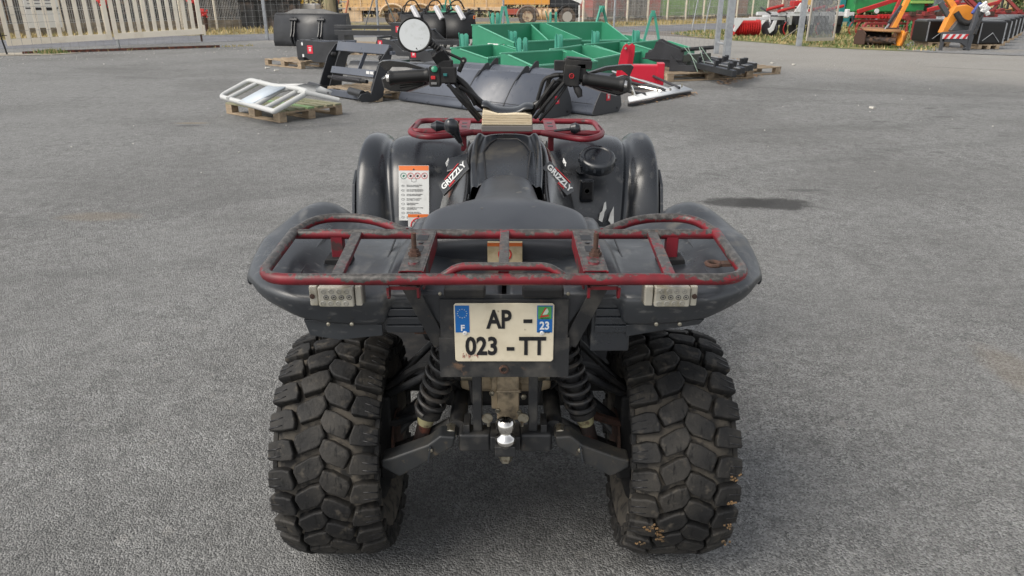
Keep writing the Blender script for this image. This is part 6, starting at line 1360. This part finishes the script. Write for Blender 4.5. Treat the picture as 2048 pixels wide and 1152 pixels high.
# black fuel tanks on pallets
tankm = mat('tank_black', (.010, .010, .011), .30)
def tankbox(loc, rz, label, s_=1, w2=.62):
    t = thing('black_tank', label, 'tank', loc, rz, 'black tanks standing on pallets')
    MB().bb((-w2/2*s_, -.42, .16), (w2/2*s_, .42, .80)).ob('body', tankm, t, bev=.05, seg=3)
    MB().bb((-w2/2*s_-.012, -.30, .74), (w2/2*s_+.012, .30, .83)).ob('lid', mat('lid_grey', (.10, .105, .11), .3), t, bev=.03)
    for x in (-.30, .30): MB().bar((x*s_*w2/.62, -.425, .18), (x*s_*w2/.62, -.425, .76), .03, .02, (0, 1, 0)).ob('frame_bar', galv, t)
    MB().tube([(-.28, -.435, .25), (.0, -.44, .48), (.26, -.435, .22)], .012, 6).ob('strap', galv, t)
    for x in (-.28, 0, .28): MB().bb((x-.05, -.42, .02), (x+.05, .42, .12)).ob('pallet_runner', wood, t)
    MB().bb((-.36, -.42, .12), (.36, .42, .15)).ob('pallet_deck', wood, t)
    return t
tb_ = G(1872, 94); tankbox((tb_.x, tb_.y+.3, 0), R(3), 'black tank left of the striped board', 1, .95)
tl = ['black tank nearest right of the mower base', 'second black tank in the row right of the mower', 'third black tank in the row right of the mower', 'fourth black tank in the row right of the mower', 'fifth black tank in the row right of the mower', 'last black tank at the far end of the row']
q0, q1 = G(1970, 99), G(2022, 72)
for k in range(6):
    t0 = [0, .2, .4, .6, .8, 1][k]; q = q0.lerp(q1, t0); tankbox((q.x+.0, q.y+.3, 0), R(4), tl[k], 1, .80)
# orange and rusty machines in the distance
for i, (px, py, m, lab) in enumerate(((1915, 44, org, 'orange plough body beyond the blue cover'), (1950, 42, rust, 'rusty plough beyond the plastic bag'), (1978, 44, darkred, 'dark red plough above the row of black tanks'), (2003, 42, org, 'orange plough with tall levers at the far right'))):
    b_ = G(px, py+18); t = thing('plough', lab, 'plough', b_, R(8*i)); s_ = 1.0
    MB().bar((-.9, 0, .75), (.9, .3, .95), .14, .14).ob('beam', m, t, bev=.02)
    for k in range(4): MB().prism([(0, 0), (.30, .08), (.42, .42), (.20, .62), (.12, .40), (-.02, .2)], (-.8+k*.45, .1*k-.1, .08), (.9, .4, 0), (0, 0, 1), (.0, .05, 0)).ob('mouldboard', m if k % 2 else darkred, t, bev=.01); MB().bar((-.7+k*.45, 0, .6), (-.6+k*.45, 0, .95), .06, .08, (0, 1, 0)).ob('leg', darkred, t)
    if i == 3:
        for x in (-.1, .35): MB().bar((x, .2, .9), (x+.1, .3, 2.3), .08, .08, (0, 1, 0)).ob('tall_lever', dsteel, t)
    if i == 0:
        for x in (-.4, .2): MB().bar((x, .2, .9), (x, .3, 2.0), .08, .08, (0, 1, 0)).ob('tall_lever', dsteel, t)
# hedge bushes
def bush(loc, r, h, label, seed):
    t = thing('bush', label, 'bush', loc, 0, 'bushes along the far edge of the machine park'); rr = random.Random(seed); m = MB()
    for c in range(26):
        ang = rr.random()*2*PI; rad = r*math.sqrt(rr.random())*.8; cx, cy, cz = rad*math.cos(ang), rad*math.sin(ang)*.6, h*(.15+.75*rr.random())*(1-.3*rad/r); cr_ = .32*rr.uniform(.6, 1.2)
        for k in range(130):
            d = V((rr.gauss(0, 1), rr.gauss(0, 1), rr.gauss(0, 1))).normalized()*cr_*rr.uniform(.6, 1.15); s_ = rr.uniform(.04, .09); a = V((rr.gauss(0, 1), rr.gauss(0, 1), rr.gauss(0, 1))).normalized(); b = a.cross(d).normalized()
            p = V((cx, cy, cz))+d; m.mat(rr.choice((0, 0, 1, 2))).add([p-a*s_, p+b*s_*.6, p+a*s_, p-b*s_*.6], [(0, 1, 2, 3)])
    o = m.ob('crown', [mat('leaf_dark', (.035, .06, .02), .7), mat('leaf_mid', (.07, .11, .03), .7), mat('leaf_light', (.14, .16, .05), .7)], t); o['kind'] = 'stuff'
    for k in range(3): MB().tube([(0, 0, 0), (rr.gauss(0, .2), rr.gauss(0, .1), h*.5)], [.05, .02], 6).ob('branch', rust, t)
for i, (px, y_, r, h, lab) in enumerate(((1795, 36, 1.4, 2.2, 'dark green bush behind the green seed drill'), (1850, 38, 1.4, 2.2, 'green bush behind the grey rack'), (1900, 40, 1.5, 2.3, 'light green bush behind the orange boom'), (1940, 60, 1.0, 1.8, 'small bush beyond the plough levers'), (2045, 42, 2.0, 1.9, 'tall bush at the right edge of the picture'), (2090, 36, 2.0, 2.4, 'bush just past the right edge behind the gravel lot'), (1745, 38, 1.3, 2.0, 'bush behind the teal frame'))):
    q = Y(px, 30, y_); bush((q.x, y_, 0), r, h, lab, i+3)
